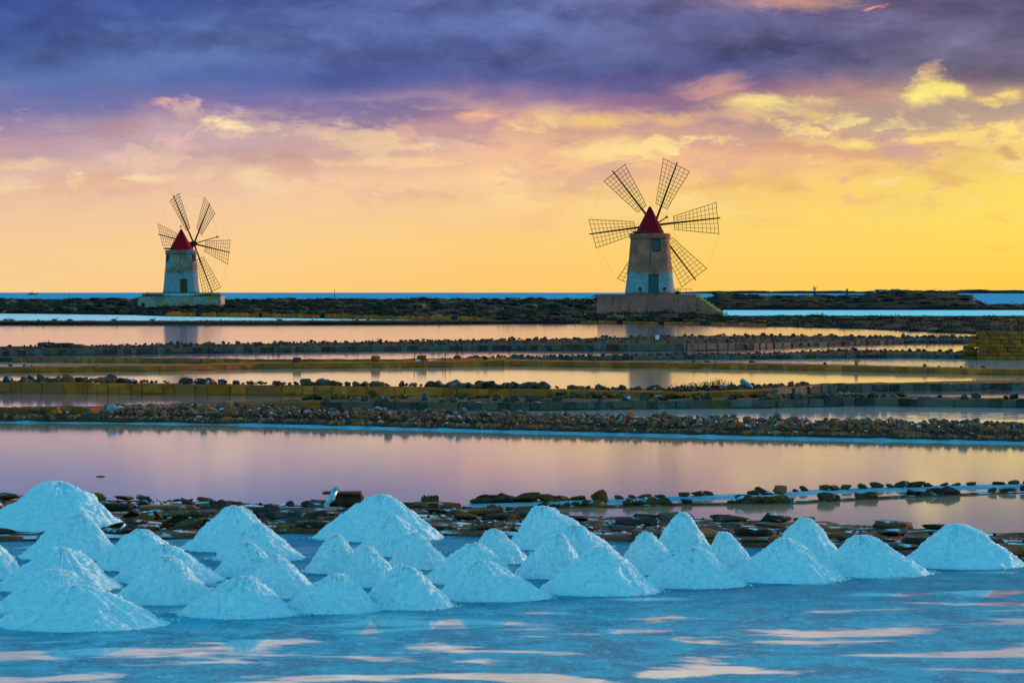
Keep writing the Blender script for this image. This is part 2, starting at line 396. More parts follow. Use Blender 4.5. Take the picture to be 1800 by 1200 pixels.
def crust_mat():
    """salt pan floor: wet grey-white crust with pools of standing brine"""
    m, N = newmat('salt_pan_floor')
    pos = N.n('ShaderNodeNewGeometry').outputs['Position']
    n = N.noise(N.v('MULTIPLY', pos, (1.0, 0.8, 1)), 1.6, 7, 0.65, 0.4)
    fn = N.noise(pos, 16, 6, 0.75)
    med = N.noise(N.v('MULTIPLY', pos, (1, 0.6, 1)), 5.0, 5, 0.65)
    col = N.mix(N.mr(n.outputs['Fac'], 0.38, 0.62), (0.012, 0.22, 0.34, 1), (0.06, 0.42, 0.54, 1))
    col = N.mix(N.mr(fn.outputs['Fac'], 0.54, 0.66, 0, 0.75), col, (0.50, 0.80, 0.86, 1))
    col = N.mix(N.mr(med.outputs['Fac'], 0.54, 0.66, 0, 0.45), col, (0.30, 0.64, 0.72, 1))
    # contact shade among the heaps, painted into the floor colour as a darker strip
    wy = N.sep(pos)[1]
    heap_shaded = N.mr(N.m('ADD', wy, N.m('MULTIPLY', n.outputs['Fac'], 3.0)), 38.0, 42.5, 0.0, 0.5)
    col = N.mix(heap_shaded, col, (0.03, 0.14, 0.24, 1))
    h = N.m('ADD', N.m('MULTIPLY', med.outputs['Fac'], 1.0), N.m('MULTIPLY', fn.outputs['Fac'], 0.5))
    crust = principled(N, col, 0.6, bump(N, h, 1.0, 0.04), 0.04)
    pool = N.n('ShaderNodeBsdfGlossy'); pool.inputs['Roughness'].default_value = 0.06
    pool.inputs['Color'].default_value = (0.95, 0.95, 0.95, 1)
    wn = N.noise(pos, 3.0, 3, 0.5)
    w = N.v('SUBTRACT', wn.outputs['Color'], (0.5, 0.5, 0.5))
    a, b, _ = N.sep(w)
    N.put(pool.inputs['Normal'], N.v('NORMALIZE', N.comb(N.m('MULTIPLY', a, 0.02), N.m('MULTIPLY', b, 0.02), 1.0)))
    px_, py_, _ = N.sep(pos)
    big = N.noise(N.v('MULTIPLY', pos, (0.45, 0.8, 1)), 1.0, 7, 0.58, 0.3)
    near = N.mr(py_, 46.0, 36.0, 0.0, 0.05)
    f = N.mr(N.m('ADD', big.outputs['Fac'], near), 0.575, 0.66, 0.0, 0.9)
    f2 = N.mr(N.m('ADD', n.outputs['Fac'], 0.0), 0.35, 0.6, 0.05, 0.01)
    f = N.m('MAXIMUM', f, f2)
    mx = N.n('ShaderNodeMixShader')
    N.put(mx.inputs[0], f)
    m.node_tree.links.new(crust, mx.inputs[1]); m.node_tree.links.new(pool.outputs[0], mx.inputs[2])
    return finish(m, N, mx.outputs[0])
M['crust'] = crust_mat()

def clear_plastic():
    m, N = newmat('cloudy_plastic')
    b = principled(N, (0.35, 0.62, 0.72, 1), 0.25, None, 0.6, Transmission_Weight=0.35)
    return finish(m, N, b)
M['plastic'] = clear_plastic()

# ------------------------------------------------------------------ object helpers
def tag(o, label=None, cat=None, group=None, kind=None):
    if label: o['label'] = label
    if cat: o['category'] = cat
    if group: o['group'] = group
    if kind: o['kind'] = kind
    return o

def empty(name, loc, label, cat, group=None):
    o = bpy.data.objects.new(name, None)
    o.empty_display_size = 0.3
    o.location = loc
    COL.objects.link(o)
    return tag(o, label, cat, group)

def mesh_np(name, verts, faces, mat, smooth=False):
    me = bpy.data.meshes.new(name)
    me.from_pydata([tuple(map(float, v)) for v in verts], [], [tuple(int(i) for i in f) for f in faces])
    if mat is not None: me.materials.append(mat)
    if smooth: me.polygons.foreach_set('use_smooth', [True] * len(me.polygons))
    me.update()
    return me

def link(name, me, parent=None, loc=(0, 0, 0), rot=(0, 0, 0), scale=(1, 1, 1)):
    o = bpy.data.objects.new(name, me)
    o.location = loc; o.rotation_euler = rot; o.scale = scale
    if parent is not None: o.parent = parent
    COL.objects.link(o)
    return o

class MB:
    def __init__(s): s.v = []; s.f = []
    def add(s, v, f):
        b = len(s.v); s.v += [tuple(p) for p in v]; s.f += [tuple(i + b for i in q) for q in f]
    def box(s, c, size, rz=0.0, taper=1.0):
        hx, hy, hz = (q / 2 for q in size)
        vs = []
        for dz in (-1, 1):
            t = taper if dz > 0 else 1
            for dx, dy in ((-1, -1), (1, -1), (1, 1), (-1, 1)):
                px, py = dx * hx * t, dy * hy * t
                vs.append((c[0] + px * math.cos(rz) - py * math.sin(rz), c[1] + px * math.sin(rz) + py * math.cos(rz), c[2] + dz * hz))
        s.add(vs, [(0, 3, 2, 1), (4, 5, 6, 7), (0, 1, 5, 4), (1, 2, 6, 5), (2, 3, 7, 6), (3, 0, 4, 7)])
    def tube(s, a, b, r0, r1=None, n=6):
        r1 = r0 if r1 is None else r1
        a = Vector(a); b = Vector(b); d = (b - a)
        if d.length < 1e-6: return
        d.normalize()
        u = d.orthogonal().normalized(); w = d.cross(u)
        vs = []
        for p, r in ((a, r0), (b, r1)):
            for i in range(n):
                t = 2 * math.pi * i / n
                vs.append(p + (u * math.cos(t) + w * math.sin(t)) * r)
        fs = [(i, (i + 1) % n, n + (i + 1) % n, n + i) for i in range(n)]
        fs += [tuple(range(n - 1, -1, -1)), tuple(range(n, 2 * n))]
        s.add(vs, fs)
    def lathe(s, prof, n=32, c=(0, 0, 0), jit=0.0, cap=True):
        vs = []
        for j, (r, zz) in enumerate(prof):
            for i in range(n):
                t = 2 * math.pi * i / n
                rr = r * (1 + jit * (mnoise.noise(Vector((math.cos(t) * 2, math.sin(t) * 2, zz * 0.7))))) if jit else r
                vs.append((c[0] + rr * math.cos(t), c[1] + rr * math.sin(t), c[2] + zz))
        fs = []
        for j in range(len(prof) - 1):
            for i in range(n):
                k = (i + 1) % n
                fs.append((j * n + i, j * n + k, (j + 1) * n + k, (j + 1) * n + i))
        if cap:
            fs.append(tuple(range(n - 1, -1, -1))); fs.append(tuple((len(prof) - 1) * n + i for i in range(n)))
        s.add(vs, fs)
    def mesh(s, name, mat, smooth=False):
        return mesh_np(name, s.v, s.f, mat, smooth)
    def build(s, name, mat, parent=None, smooth=False, **k):
        return link(name, s.mesh(name, mat, smooth), parent, **k)

import bmesh
def bevel_mesh(me, w, seg=1):
    bm = bmesh.new(); bm.from_mesh(me)
    bmesh.ops.bevel(bm, geom=bm.edges[:], offset=w, segments=seg, affect='EDGES', profile=0.6)
    bm.to_mesh(me); bm.free()
    return me

_cache = {}
def rock_mesh(mat, v, fine=False):
    key = ('rock', mat, v, fine)
    if key in _cache: return _cache[key]
    bm = bmesh.new()
    bmesh.ops.create_icosphere(bm, subdivisions=3 if fine else 2 if v % 2 == 0 else 1, radius=0.5)
    r = random.Random(v * 13 + 5)
    off = Vector((r.uniform(-50, 50), r.uniform(-50, 50), r.uniform(-50, 50)))
    planes = [(Vector((r.gauss(0, 1), r.gauss(0, 1), r.gauss(0, 1))).normalized(), r.uniform(0.24, 0.42)) for _ in range(9)]
    for q in bm.verts:
        p = q.co.copy()
        p *= 1 + 0.45 * mnoise.noise(p * 2.1 + off)
        for n, d in planes:
            e = p.dot(n) - d
            if e > 0: p -= n * e
        p.z *= 0.8
        q.co = p
    me = bpy.data.meshes.new('rock'); bm.to_mesh(me); bm.free()
    me.materials.append(M[mat])
    _cache[key] = me
    return me

def block_mesh(mat, v, fine=False):
    """a roughly cut unit block, 1x1x1, chipped edges"""
    key = ('block', mat, v, fine)
    if key in _cache: return _cache[key]
    bm = bmesh.new()
    bmesh.ops.create_cube(bm, size=1.0)
    r = random.Random(v * 7 + 3)
    if fine: bmesh.ops.subdivide_edges(bm, edges=bm.edges[:], cuts=2, use_grid_fill=True)
    off = Vector((r.uniform(-50, 50), r.uniform(-50, 50), 0))
    for q in bm.verts:
        q.co += Vector((r.uniform(-.05, .05), r.uniform(-.06, .06), r.uniform(-.06, .06))) * (0.6 if fine else 1)
        if fine:
            l = q.co.length
            q.co *= 1 - 0.16 * max(0, (l - 0.6)) / 0.26
    bmesh.ops.bevel(bm, geom=[e for e in bm.edges if e.is_boundary is False and e.calc_face_angle(0) > 0.6], offset=0.05, segments=1, affect='EDGES')
    me = bpy.data.meshes.new('block'); bm.to_mesh(me); bm.free()
    me.materials.append(M[mat])
    _cache[key] = me
    return me

# picture rows -> places in the world
def dist(py, z=0.0): return (H - z) * F / (py - HY)
def X(px, d): return (px - 900.0) / F * d
def Z(py, d): return H - (py - HY) / F * d
def lut(pts):
    xs = [p[0] for p in pts]; ys = [p[1] for p in pts]
    return lambda px: float(np.interp(px, xs, ys))

PX0, PX1 = -260, 2060

# ------------------------------------------------------------------ ground under everything and the sea
ground = mesh_np('ground', [(-60000, 5, -1.2), (60000, 5, -1.2), (60000, 100000, -1.2), (-60000, 100000, -1.2)], [(0, 1, 2, 3)], M['earth'])
tag(link('ground', ground), kind='structure')
sea = mesh_np('sea', [(-60000, 930, -0.05), (60000, 930, -0.05), (60000, 100000, -0.05), (-60000, 100000, -0.05)], [(0, 1, 2, 3)], M['sea'])
tag(link('sea', sea), kind='structure')

def sheet(name, far, near, mat, z=0.0, p0=PX0, p1=PX1, step=20):
    """flat sheet between two picture rows, given as functions of the column"""
    vs, fs = [], []
    cols_ = np.arange(p0, p1 + 1, step)
    for px in cols_:
        for fn in (near, far):
            d = dist(fn(px), z)
            vs.append((X(px, d), d, z))
    for i in range(len(cols_) - 1):
        a = 2 * i
        fs.append((a, a + 2, a + 3, a + 1))
    o = link(name, mesh_np(name, vs, fs, mat))
    return tag(o, kind='structure')

# ------------------------------------------------------------------ dykes
class Dyke:
    def __init__(s, name, label, foot, top, back, core='earth', p0=PX0, p1=PX1, cat='dyke', rough=0.03, step=6, group='dykes between the salt pans'):
        s.foot, s.top, s.back = lut(foot), lut(top), lut(back)
        s.p0, s.p1 = p0, p1
        pm = (p0 + p1) / 2
        dm = dist(s.foot(pm))
        s.base = Vector((X(pm, dm), dm, 0))
        s.root = empty(name, s.base, label, cat, group)
        vs, fs = [], []
        n = 9
        cl = np.arange(p0, p1 + 1, step)
        for px in cl:
            df = dist(s.foot(px)); h = s.h(px); db = s.db(px)
            fr = mnoise.noise(Vector((px * 0.05, df, 3.3))) * 0.10
            end = 1.0
            e = min(px - p0, p1 - px)
            if e < 10: end = max(0.05, e / 10)
            hh = h * end
            prof = [(df - 0.02, -0.15), (df + fr * 0.3 + 0.02, hh * 0.5), (df + 0.06 + fr * 0.3, hh * 0.95)]
            for t in np.linspace(0.06, 1, n - 5):
                d = df + 0.06 + (db - df) * t
                prof.append((d, hh + rough * mnoise.fractal(Vector((X(px, d) * 1.3, d * 1.3, 7.7)), 1.0, 2.0, 3) - 0.01))
            prof += [(db + 0.25, hh * 0.5), (db + 0.5, -0.15)]
            for d, zz in prof: vs.append((X(px, d) - s.base.x, d - s.base.y, zz))
        n = len(prof)
        for i in range(len(cl) - 1):
            for j in range(n - 1):
                fs.append((i * n + j, (i + 1) * n + j, (i + 1) * n + j + 1, i * n + j + 1))
        link('earth_core', mesh_np('earth_core', vs, fs, M[core]), s.root)
        s.stuff = None
    def h(s, px):
        return max(0.03, Z(s.top(px), dist(s.foot(px))))
    def db(s, px):
        h = s.h(px)
        return max(dist(s.foot(px)) + 0.25, dist(max(s.back(px), HY + 6), h))
    def face(s, mat, w, p0=None, p1=None, rowsn=1, depth=0.28, names='block', gap=0.012, cap=300, hfac=1.0):
        """courses of cut blocks along the front face"""
        p = s.p0 + 4 if p0 is None else p0
        p1 = s.p1 - 4 if p1 is None else p1
        cnt = 0
        for row in range(rowsn):
            px = p + (row % 2) * w * 0.5
            while px < p1:
                ww = w * random.uniform(0.55, 1.6)
                pc = px + ww / 2
                d = dist(s.foot(pc)); h = s.h(pc) * hfac / rowsn
                d2 = dist(s.foot(pc + 2)); slope = math.atan2(d2 - d, X(pc + 2, d2) - X(pc, d))
                wm = ww / F * d / max(0.3, math.cos(slope))
                if random.random() > 0.03:
                    link(names, block_mesh(mat, random.randrange(6)), s.root,
                         loc=Vector((X(pc, d), d + depth / 2 - 0.05 + random.uniform(-.02, .02), h * (row + 0.5) + random.uniform(-.01, .012))) - s.base,
                         rot=(random.uniform(-.03, .03), random.uniform(-.02, .02), slope + random.uniform(-.03, .03)),
                         scale=(max(0.05, wm - gap), depth, h * random.uniform(0.78, 1.10)))
                    cnt += 1
                px += ww
        return cnt
    def rocks(s, mats, n, smin, smax, p0=None, p1=None, t0=0.0, t1=1.0, sink=0.25, stuff=False, clump=0.0, flat=1.0, fine=False, hop=0.0, name='rock'):
        """loose stones lying on the dyke top; sizes in photo pixels"""
        p0 = s.p0 + 8 if p0 is None else p0
        p1 = s.p1 - 8 if p1 is None else p1
        mb = MB()
        k = 0
        tries = 0
        while k < n and tries < n * 12:
            tries += 1
            px = random.uniform(p0, p1)
            if clump and mnoise.noise(Vector((px * clump, 2.2 + smin, n * 0.1))) < random.uniform(-0.25, 0.3): continue
            df, db = dist(s.foot(px)), s.db(px)
            t = random.uniform(t0, t1)
            d = df + 0.1 + (db - df - 0.1) * t
            sz = random.uniform(smin, smax) * (random.random() * 0.5 + 0.6) / F * d
            h = s.h(px) if d > df + 0.1 else s.h(px) * random.uniform(0.3, 1)
            zc = h + sz * (0.4 - sink) * flat + hop * random.random() * sz
            loc = Vector((X(px, d), d, zc)) - s.base
            rot = (random.uniform(-.4, .4), random.uniform(-.4, .4), random.uniform(0, 6.28))
            sc = (sz * random.uniform(0.85, 1.35), sz * random.uniform(0.8, 1.2), sz * random.uniform(0.75, 1.15) * flat)
            mt = random.choice(mats)
            if not stuff:
                link(name, rock_mesh(mt, random.randrange(12), fine), s.root, loc=loc, rot=rot, scale=sc)
            else:
                me = rock_mesh(mt, 1 + 2 * random.randrange(6))
                from mathutils import Euler, Matrix
                R = Euler(rot).to_matrix() @ Matrix.Diagonal(Vector(sc))
                mb.add([R @ v.co + loc for v in me.vertices], [tuple(f.vertices) for f in me.polygons])
            k += 1
        if stuff and mb.v:
            o = mb.build('rubble', M[mats[0]], s.root)
            o['kind'] = 'stuff'

# ---- rows of everything, far to near
foot0 = [(-300, 571), (0, 571), (450, 571), (740, 570.2), (900, 569), (1060, 569), (1300, 573), (1500, 578), (1700, 587), (1800, 592), (2100, 602)]
land_l = [(-300, 550), (0, 551), (240, 554), (290, 556), (450, 558), (600, 560.5), (740, 562.5), (850, 564.5), (900, 569), (1060, 569), (1300, 573), (1500, 578), (1700, 587), (1800, 592), (2100, 602)]
LAND = lut(land_l)
FOOT0 = lut(foot0)

# pans (far row, near row); the seams lie under the dykes
f1 = [(-300, 627), (0, 625), (200, 623), (450, 619), (700, 616), (900, 615), (1200, 617), (1330, 613), (1400, 609), (1600, 603), (1750, 603), (2100, 603)]
f2 = [(-300, 637), (0, 636), (300, 638), (450, 639), (700, 640), (900, 634), (1100, 633), (1350, 631), (1600, 629), (1750, 631), (2100, 634)]
f3 = [(-300, 656), (0, 655), (300, 652), (450, 648), (700, 646), (900, 643), (1100, 646), (1350, 649), (1600, 655), (1800, 659), (2100, 664)]
f4 = [(-300, 690), (0, 690), (450, 694), (700, 696), (900, 697), (1200, 700), (1350, 698), (1450, 690), (1600, 686), (1800, 685), (2100, 684)]
f5 = [(-300, 740), (0, 737), (160, 737), (300, 727), (450, 722), (560, 720), (900, 722), (1200, 718), (1350, 717), (1500, 713), (1800, 716), (2100, 718)]
f6 = [(-300, 742), (0, 742), (250, 744), (450, 747), (900, 759), (1350, 770), (1800, 779), (2100, 785)]
f7 = [(-300, 952), (0, 952), (300, 948), (500, 938), (800, 942), (1000, 948), (1200, 956), (1400, 966), (1600, 978), (1800, 988), (2100, 996)]
def mid(fa, off): return lut([(a, b + off) for a, b in fa])

sheet('water', lambda p: LAND(p) - 3 if p < 900 else FOOT0(p) - 3, lambda p: min(FOOT0(p) - 1.5, 568.0) if p < 900 else FOOT0(p) - 1.5, M['lagoon_pale'], p1=1000)
sheet('water', lambda p: FOOT0(p) - 1.5, mid(f1, -8), M['brine_calm'])
sheet('water', mid(f1, -8), mid(f2, -4), M['brine_calm'])
sheet('water', mid(f2, -4), mid(f3, -4), M['brine_ripple'])
sheet('water', mid(f3, -4), mid(f4, -8), M['brine_pink'])
sheet('water', mid(f4, -8), mid(f5, -9), M['brine_calm'])
sheet('water', mid(f5, -9), mid(f6, -12), M['brine_ripple'])
sheet('water', mid(f6, -12), lambda p: 915 if p < 900 else 950, M['brine_pink'])
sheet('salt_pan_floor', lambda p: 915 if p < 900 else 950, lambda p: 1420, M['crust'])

# ------------------------------------------------------------------ scrub land with canal
CAN0, CAN1 = 545.3, 556.5     # far and near rows of the canal on the right
def land_z(px, d):
    """height of the land at picture column px and distance d"""
    d0 = dist(LAND(px))
    t = d - d0 - 2.0
    nz = mnoise.fractal(Vector((X(px, d) * 0.05, d * 0.02, 1.1)), 1.0, 2.0, 4)
    if t < 0: return -0.6
    base = 0.45 * min(1, t / 3.0) + 0.9 * min(1, max(0, t - 10) / 350.0)
    base += 0.25 * nz * min(1, t / 20.0)
    dc0, dc1 = dist(CAN0), dist(CAN1)
    if px > 1228:
        k = min(1.0, (px - 1228) / 30.0)
        base = (1 - k) * base + k * (0.16 * min(1, max(0, t) / 2.0) + 0.04 * nz)
        # far bank beyond the canal: raised, with a mound
        if d > dc0 - 6:
            f = min(1, max(0, (d - dc0) / 1.2))
            r = 0.55 + 2.0 * min(1, max(0, (d - dc0 - 12) / 45.0)) * (1.0 if px < 1700 else max(0.0, 1 - (px - 1700) / 30.0))
            r += 1.15 * math.exp(-((px - 1600) / 85.0) ** 4) * min(1, max(0, (d - dc0 - 15) / 45.0))
            r += 0.55 * math.exp(-((px - 1265) / 40.0) ** 2) * min(1, max(0, (d - dc0 - 15) / 45.0))
            r += 0.25 * mnoise.fractal(Vector((px * 0.03, d * 0.02, 5.1)), 1.0, 2.0, 3)
            base = (1 - k) * base + k * (r * f - 0.5 * (1 - f))
        elif d > dc1 - 2:
            base = (1 - k) * base - 0.6 * k
        if d > 820: base -= k * min(3.5, (d - 820) / 25.0)
    if d > 1000: base -= (d - 1000) / 18.0
    return max(-0.8, base)

ds = np.concatenate([np.arange(250, 470, 4.0), np.arange(470, 720, 2.2), np.arange(720, 1060, 9.0)])
cl = np.arange(-500, 2300, 7)
vs, fs = [], []
for px in cl:
    for d in ds:
        vs.append((X(px, d), d, land_z(px, d)))
n = len(ds)
for i in range(len(cl) - 1):
    for j in range(n - 1):
        a = i * n + j
        if max(vs[a][2], vs[a + 1][2], vs[a + n][2], vs[a + n + 1][2]) > -0.55:
            fs.append((a, a + n, a + n + 1, a + 1))
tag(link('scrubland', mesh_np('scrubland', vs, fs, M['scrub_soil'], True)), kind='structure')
# canal water
sheet('canal_water', lambda p: CAN0 - 1.0, lambda p: CAN1 + 3.0, M['canal_cyan'], z=0.03, p0=1180, p1=2300)

def bush_geo(mb, c, rx, ry, rz, n, leaf, rng, dome=True):
    """leaf-sized faces spread through a dome"""
    for _ in range(n):
        while True:
            p = np.array([rng.uniform(-1, 1), rng.uniform(-1, 1), rng.uniform(0, 1)])
            r = float(np.linalg.norm(p))
            if 0.45 < r < 1.0: break
        p *= (1 + 0.25 * math.sin(5 * p[0] + c[0]) * math.cos(4 * p[1] + c[1]))
        q = Vector((c[0] + p[0] * rx, c[1] + p[1] * ry, c[2] + p[2] * rz))
        a = Vector((rng.gauss(0, 1), rng.gauss(0, 1), rng.gauss(0, 1))).normalized() * leaf * rng.uniform(.6, 1.4)
        b = a.orthogonal().normalized() * leaf * rng.uniform(.4, .9)
        mb.add([q - a, q + b, q + a, q - b], [(0, 1, 2, 3)])

def bush_core(mb, c, rx, ry, rz, rng):
    me = rock_mesh('leaf_dark', rng.randrange(12))
    mb.add([(c[0] + v.co.x * rx * 1.7, c[1] + v.co.y * ry * 1.7, c[2] + (v.co.z + .2) * rz * 1.4) for v in me.vertices], [tuple(f.vertices) for f in me.polygons])

rng = random.Random(5)
def plat_clear(px, d):
    # keep bushes off the mills' platforms
    if 1040 < px < 1275 and 470 < d < 505: return False
    if 240 < px < 400 and 618 < d < 650: return False
    return True
dark, dry = MB(), MB()
for i in range(2900):
    px = rng.uniform(-240, 2040)
    if px < 1240:
        d0 = dist(LAND(px))
        d = d0 + 2 + (rng.random() ** 1.7) * (1000 - d0)
    else:
        if rng.random() < 0.55:
            d0 = dist(LAND(px)); d = rng.uniform(d0 + 3, dist(CAN1) - 1)
            if d < d0: continue
        else:
            d = dist(CAN0) + 8 + rng.random() ** 1.5 * 110
    if not plat_clear(px, d): continue
    zz = land_z(px, d)
    if zz < 0.05: continue
    sc = rng.uniform(0.5, 1.5) ** 1.3 * (1.0 if d < 560 else 1.8)
    hz = sc * rng.uniform(0.3, 0.55)
    if px > 1240 and d > dist(CAN0): hz *= 0.6
    if d > 850: hz *= rng.uniform(.6, 1.1)
    if px > 1240 and d < dist(CAN1): hz = min(hz, 0.5) * (.7 if d < 450 else .4)
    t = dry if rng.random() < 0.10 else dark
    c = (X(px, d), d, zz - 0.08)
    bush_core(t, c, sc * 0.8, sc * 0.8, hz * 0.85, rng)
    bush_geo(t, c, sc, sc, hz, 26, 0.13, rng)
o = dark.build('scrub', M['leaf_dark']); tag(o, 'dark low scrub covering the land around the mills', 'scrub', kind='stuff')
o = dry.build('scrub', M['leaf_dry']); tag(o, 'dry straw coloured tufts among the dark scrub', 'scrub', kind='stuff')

# ------------------------------------------------------------------ far island, ships, markers
vs, fs = [], []
cl = np.arange(1150, 2400, 3)
d = 12000.0
for i, px in enumerate(cl):
    e = min(1.0, (px - 1150) / 120.0)
    hgt = (4.4 + 2.2 * mnoise.fractal(Vector((px * 0.02, 0, 0)), 1.0, 2.0, 5) + 0.9 * mnoise.noise(Vector((px * 0.21, 3, 0)))) * e + 0.2
    if px > 1700: hgt += 1.2
    hgt = max(0.6, hgt) * 1.9
    for dd, zz in ((d, -0.3), (d + 40, hgt), (d + 600, hgt * 0.9), (d + 900, -0.3)):
        vs.append((X(px, d), dd, zz))
for i in range(len(cl) - 1):
    for j in range(3):
        fs.append((i * 4 + j, (i + 1) * 4 + j, (i + 1) * 4 + j + 1, i * 4 + j + 1))
tag(link('island', mesh_np('island', vs, fs, M['island'])), kind='structure')

def boat(px, d, L, label, hull, cabin=True, z=0.0):
    r = empty('boat', (X(px, d), d, z), label, 'boat')
    mb = MB()
    pr = [(-.5, .16), (-.3, .2), (0, .21), (.3, .17), (.5, .01)]
    for sgn in (-1, 1):
        v = []
        for t, w in pr: v += [(t * L, sgn * w * L * .7, -0.02 * L), (t * L, sgn * w * L, .10 * L + (0.04 * L if t == .5 else 0))]
        mb.add(v, [(2 * i, 2 * i + 2, 2 * i + 3, 2 * i + 1) for i in range(4)])
    v = []
    for t, w in pr: v += [(t * L, -w * L, .09 * L), (t * L, w * L, .09 * L)]
    mb.add(v, [(2 * i, 2 * i + 1, 2 * i + 3, 2 * i + 2) for i in range(4)])
    mb.add([(-.5 * L, -.16 * L, .1 * L), (-.5 * L, .16 * L, .1 * L), (-.5 * L, .11 * L, -.02 * L), (-.5 * L, -.11 * L, -.02 * L)], [(0, 1, 2, 3)])
    mb.build('hull', hull, r)
    if cabin:
        c = MB(); c.box((-.08 * L, 0, .16 * L), (.32 * L, .2 * L, .13 * L), taper=.85); c.build('cabin', hull, r)
        c = MB(); c.tube((0.02 * L, 0, .2 * L), (0.02 * L, 0, .36 * L), .008 * L); c.build('mast', M['steel'], r)
    return r
boat(1049, 2600, 9.0, 'small dark fishing boat on the horizon left of the right windmill', M['steel'])
boat(57, 5200, 16, 'tiny dark boat on the horizon at the far left', M['steel'])
boat(1502, 655, 1.2, 'small pale blue dinghy lying on the mound below the standing people', M['boat_paint'], False, z=0)
def marker(px, d, h, label):
    r = empty('channel_marker', (X(px, d), d, -0.1), label, 'marker')
    m = MB(); m.tube((0, 0, 0), (0, 0, h), .09 * h ** .5, .06 * h ** .5); m.build('pole', M['steel'], r)
    m = MB(); m.box((0, 0, h), (.12 * h, .12 * h, .14 * h), taper=.4); m.build('top_mark', M['steel'], r)
    m = MB(); m.tube((0, 0, 0), (0, 0, .16 * h), .12 * h, .1 * h, 8); m.build('base', M['steel'], r)
marker(588, 2500, 5.5, 'thin sea marker post standing on the horizon between the windmills')
marker(122, 1500, 3.0, 'short marker post in the sea left of the left windmill')
marker(21, 1400, 1.2, 'tiny buoy in the sea at the far left edge')

# ------------------------------------------------------------------ dykes, far to near
D0 = Dyke('low_dyke', 'thin dark dyke where the gulls stand, farthest left of the pans', foot0, [(a, b - 5.0) for a, b in foot0], [(a, b - 8.0) for a, b in foot0], 'scrub_soil', PX0, 1010, rough=0.05, step=8)
D0.rocks(['dark_rock'], 90, 3, 6, stuff=True)

D1 = Dyke('block_dyke', 'long dyke with dark rubble on top and a grey block face, below the mills', f1,
          [(-300, 617), (0, 616), (450, 610), (900, 606), (1350, 603), (1600, 597), (2100, 596)],
          [(-300, 610), (0, 609), (450, 603), (900, 597), (1200, 590), (1350, 589), (1600, 592), (2100, 593)], 'earth', PX0, 1780, rough=0.06)
D1.face('grey_block', 13)
D1.rocks(['dark_rock', 'dark_rock', 'grey_block'], 150, 6, 12, t0=0.55, t1=1.0, p0=700)
D1.rocks(['dark_rock'], 900, 4, 9, t0=0.05, t1=1.0, stuff=True, sink=.1)

f2b = [(-300, 628), (0, 628), (300, 630), (450, 631), (700, 630), (900, 626), (1100, 623), (1350, 619), (1500, 614), (1700, 617), (2100, 618)]
D2 = Dyke('thin_dyke', 'thin dyke, olive on the left, grey blocks towards the ruined corner on the right', f2,
          [(a, b - (8 if a < 800 else 7)) for a, b in f2],
          [(-300, 627), (0, 627), (300, 629), (450, 630.5), (700, 630.5), (900, 627), (1100, 624), (1350, 620), (1500, 614), (1700, 618), (2100, 620)], 'earth', PX0, 2060)
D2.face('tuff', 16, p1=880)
D2.face('grey_block', 14, p0=884)
D2.rocks(['grey_block', 'dark_rock'], 110, 6, 11, p0=800, p1=1700, t0=.3)
D2.rocks(['dark_rock'], 260, 4, 8, p0=820, stuff=True)

D3 = Dyke('tuff_dyke', 'narrow yellow tuff block dyke crossing the middle pans with small posts on it', f3,
          [(a, b - 9) for a, b in f3], [(a, b - 12) for a, b in f3], 'tuff', PX0, 2060)
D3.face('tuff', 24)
D3.rocks(['dark_rock', 'brown_rock'], 26, 6, 12, t0=0.5, clump=.01)

D4 = Dyke('yellow_wall_dyke', 'yellow block wall dyke topped with a line of grey boulders', f4,
          [(-300, 672), (0, 672), (450, 677), (700, 680), (900, 683), (1200, 690), (1350, 686), (1450, 675), (1600, 674), (1800, 672), (2100, 670)],
          [(-300, 668), (0, 668), (450, 675), (700, 678), (900, 681), (1200, 684), (1350, 678), (1450, 673), (1600, 671), (1800, 667), (2100, 664)], 'tuff', PX0, 2060)
D4.face('tuff', 30, p1=1330)
D4.face('grey_block', 20, p0=1340)
D4.rocks(['dark_rock', 'grey_block'], 50, 12, 26, p0=-220, p1=110, t0=0.2, fine=True)
D4.rocks(['dark_rock', 'grey_block'], 120, 11, 26, p0=100, p1=960, t0=.45, clump=.012, fine=True)
D4.rocks(['dark_rock'], 150, 6, 13, p0=100, p1=980, t0=.5, sink=.1)
D4.rocks(['dark_rock'], 90, 8, 18, p0=1000, p1=1420, t0=.4)
D4.rocks(['dark_rock'], 120, 5, 12, p0=1180, p1=1340, t0=.4, stuff=True)

f5t = [(-300, 718), (0, 717), (160, 716), (300, 711), (450, 708), (560, 706), (900, 707), (1200, 704), (1350, 703), (1500, 698), (1800, 702), (2100, 703)]
D5 = Dyke('stone_dyke', 'low dyke of olive tuff on the left and blue grey stones on the right', f5, f5t,
          [(-300, 714), (0, 714), (160, 713), (300, 709), (450, 704), (560, 701), (700, 698), (900, 697), (1200, 698), (1350, 697), (1450, 696), (1600, 696), (1800, 698), (2100, 700)], 'moss_slab', PX0, 2060)
D5.face('tuff', 30, p1=560)
D5.face('grey_block', 26, p0=560)
D5.rocks(['grey_block', 'dark_rock'], 90, 10, 22, p0=560, p1=1900, t0=.0, t1=.5, fine=True)
D5.rocks(['moss_slab'], 70, 16, 36, p0=540, p1=1400, t0=.75, t1=1.0, flat=.6)
D5.rocks(['grey_block', 'dark_rock'], 60, 8, 20, p0=1350, p1=1500, t0=.1)

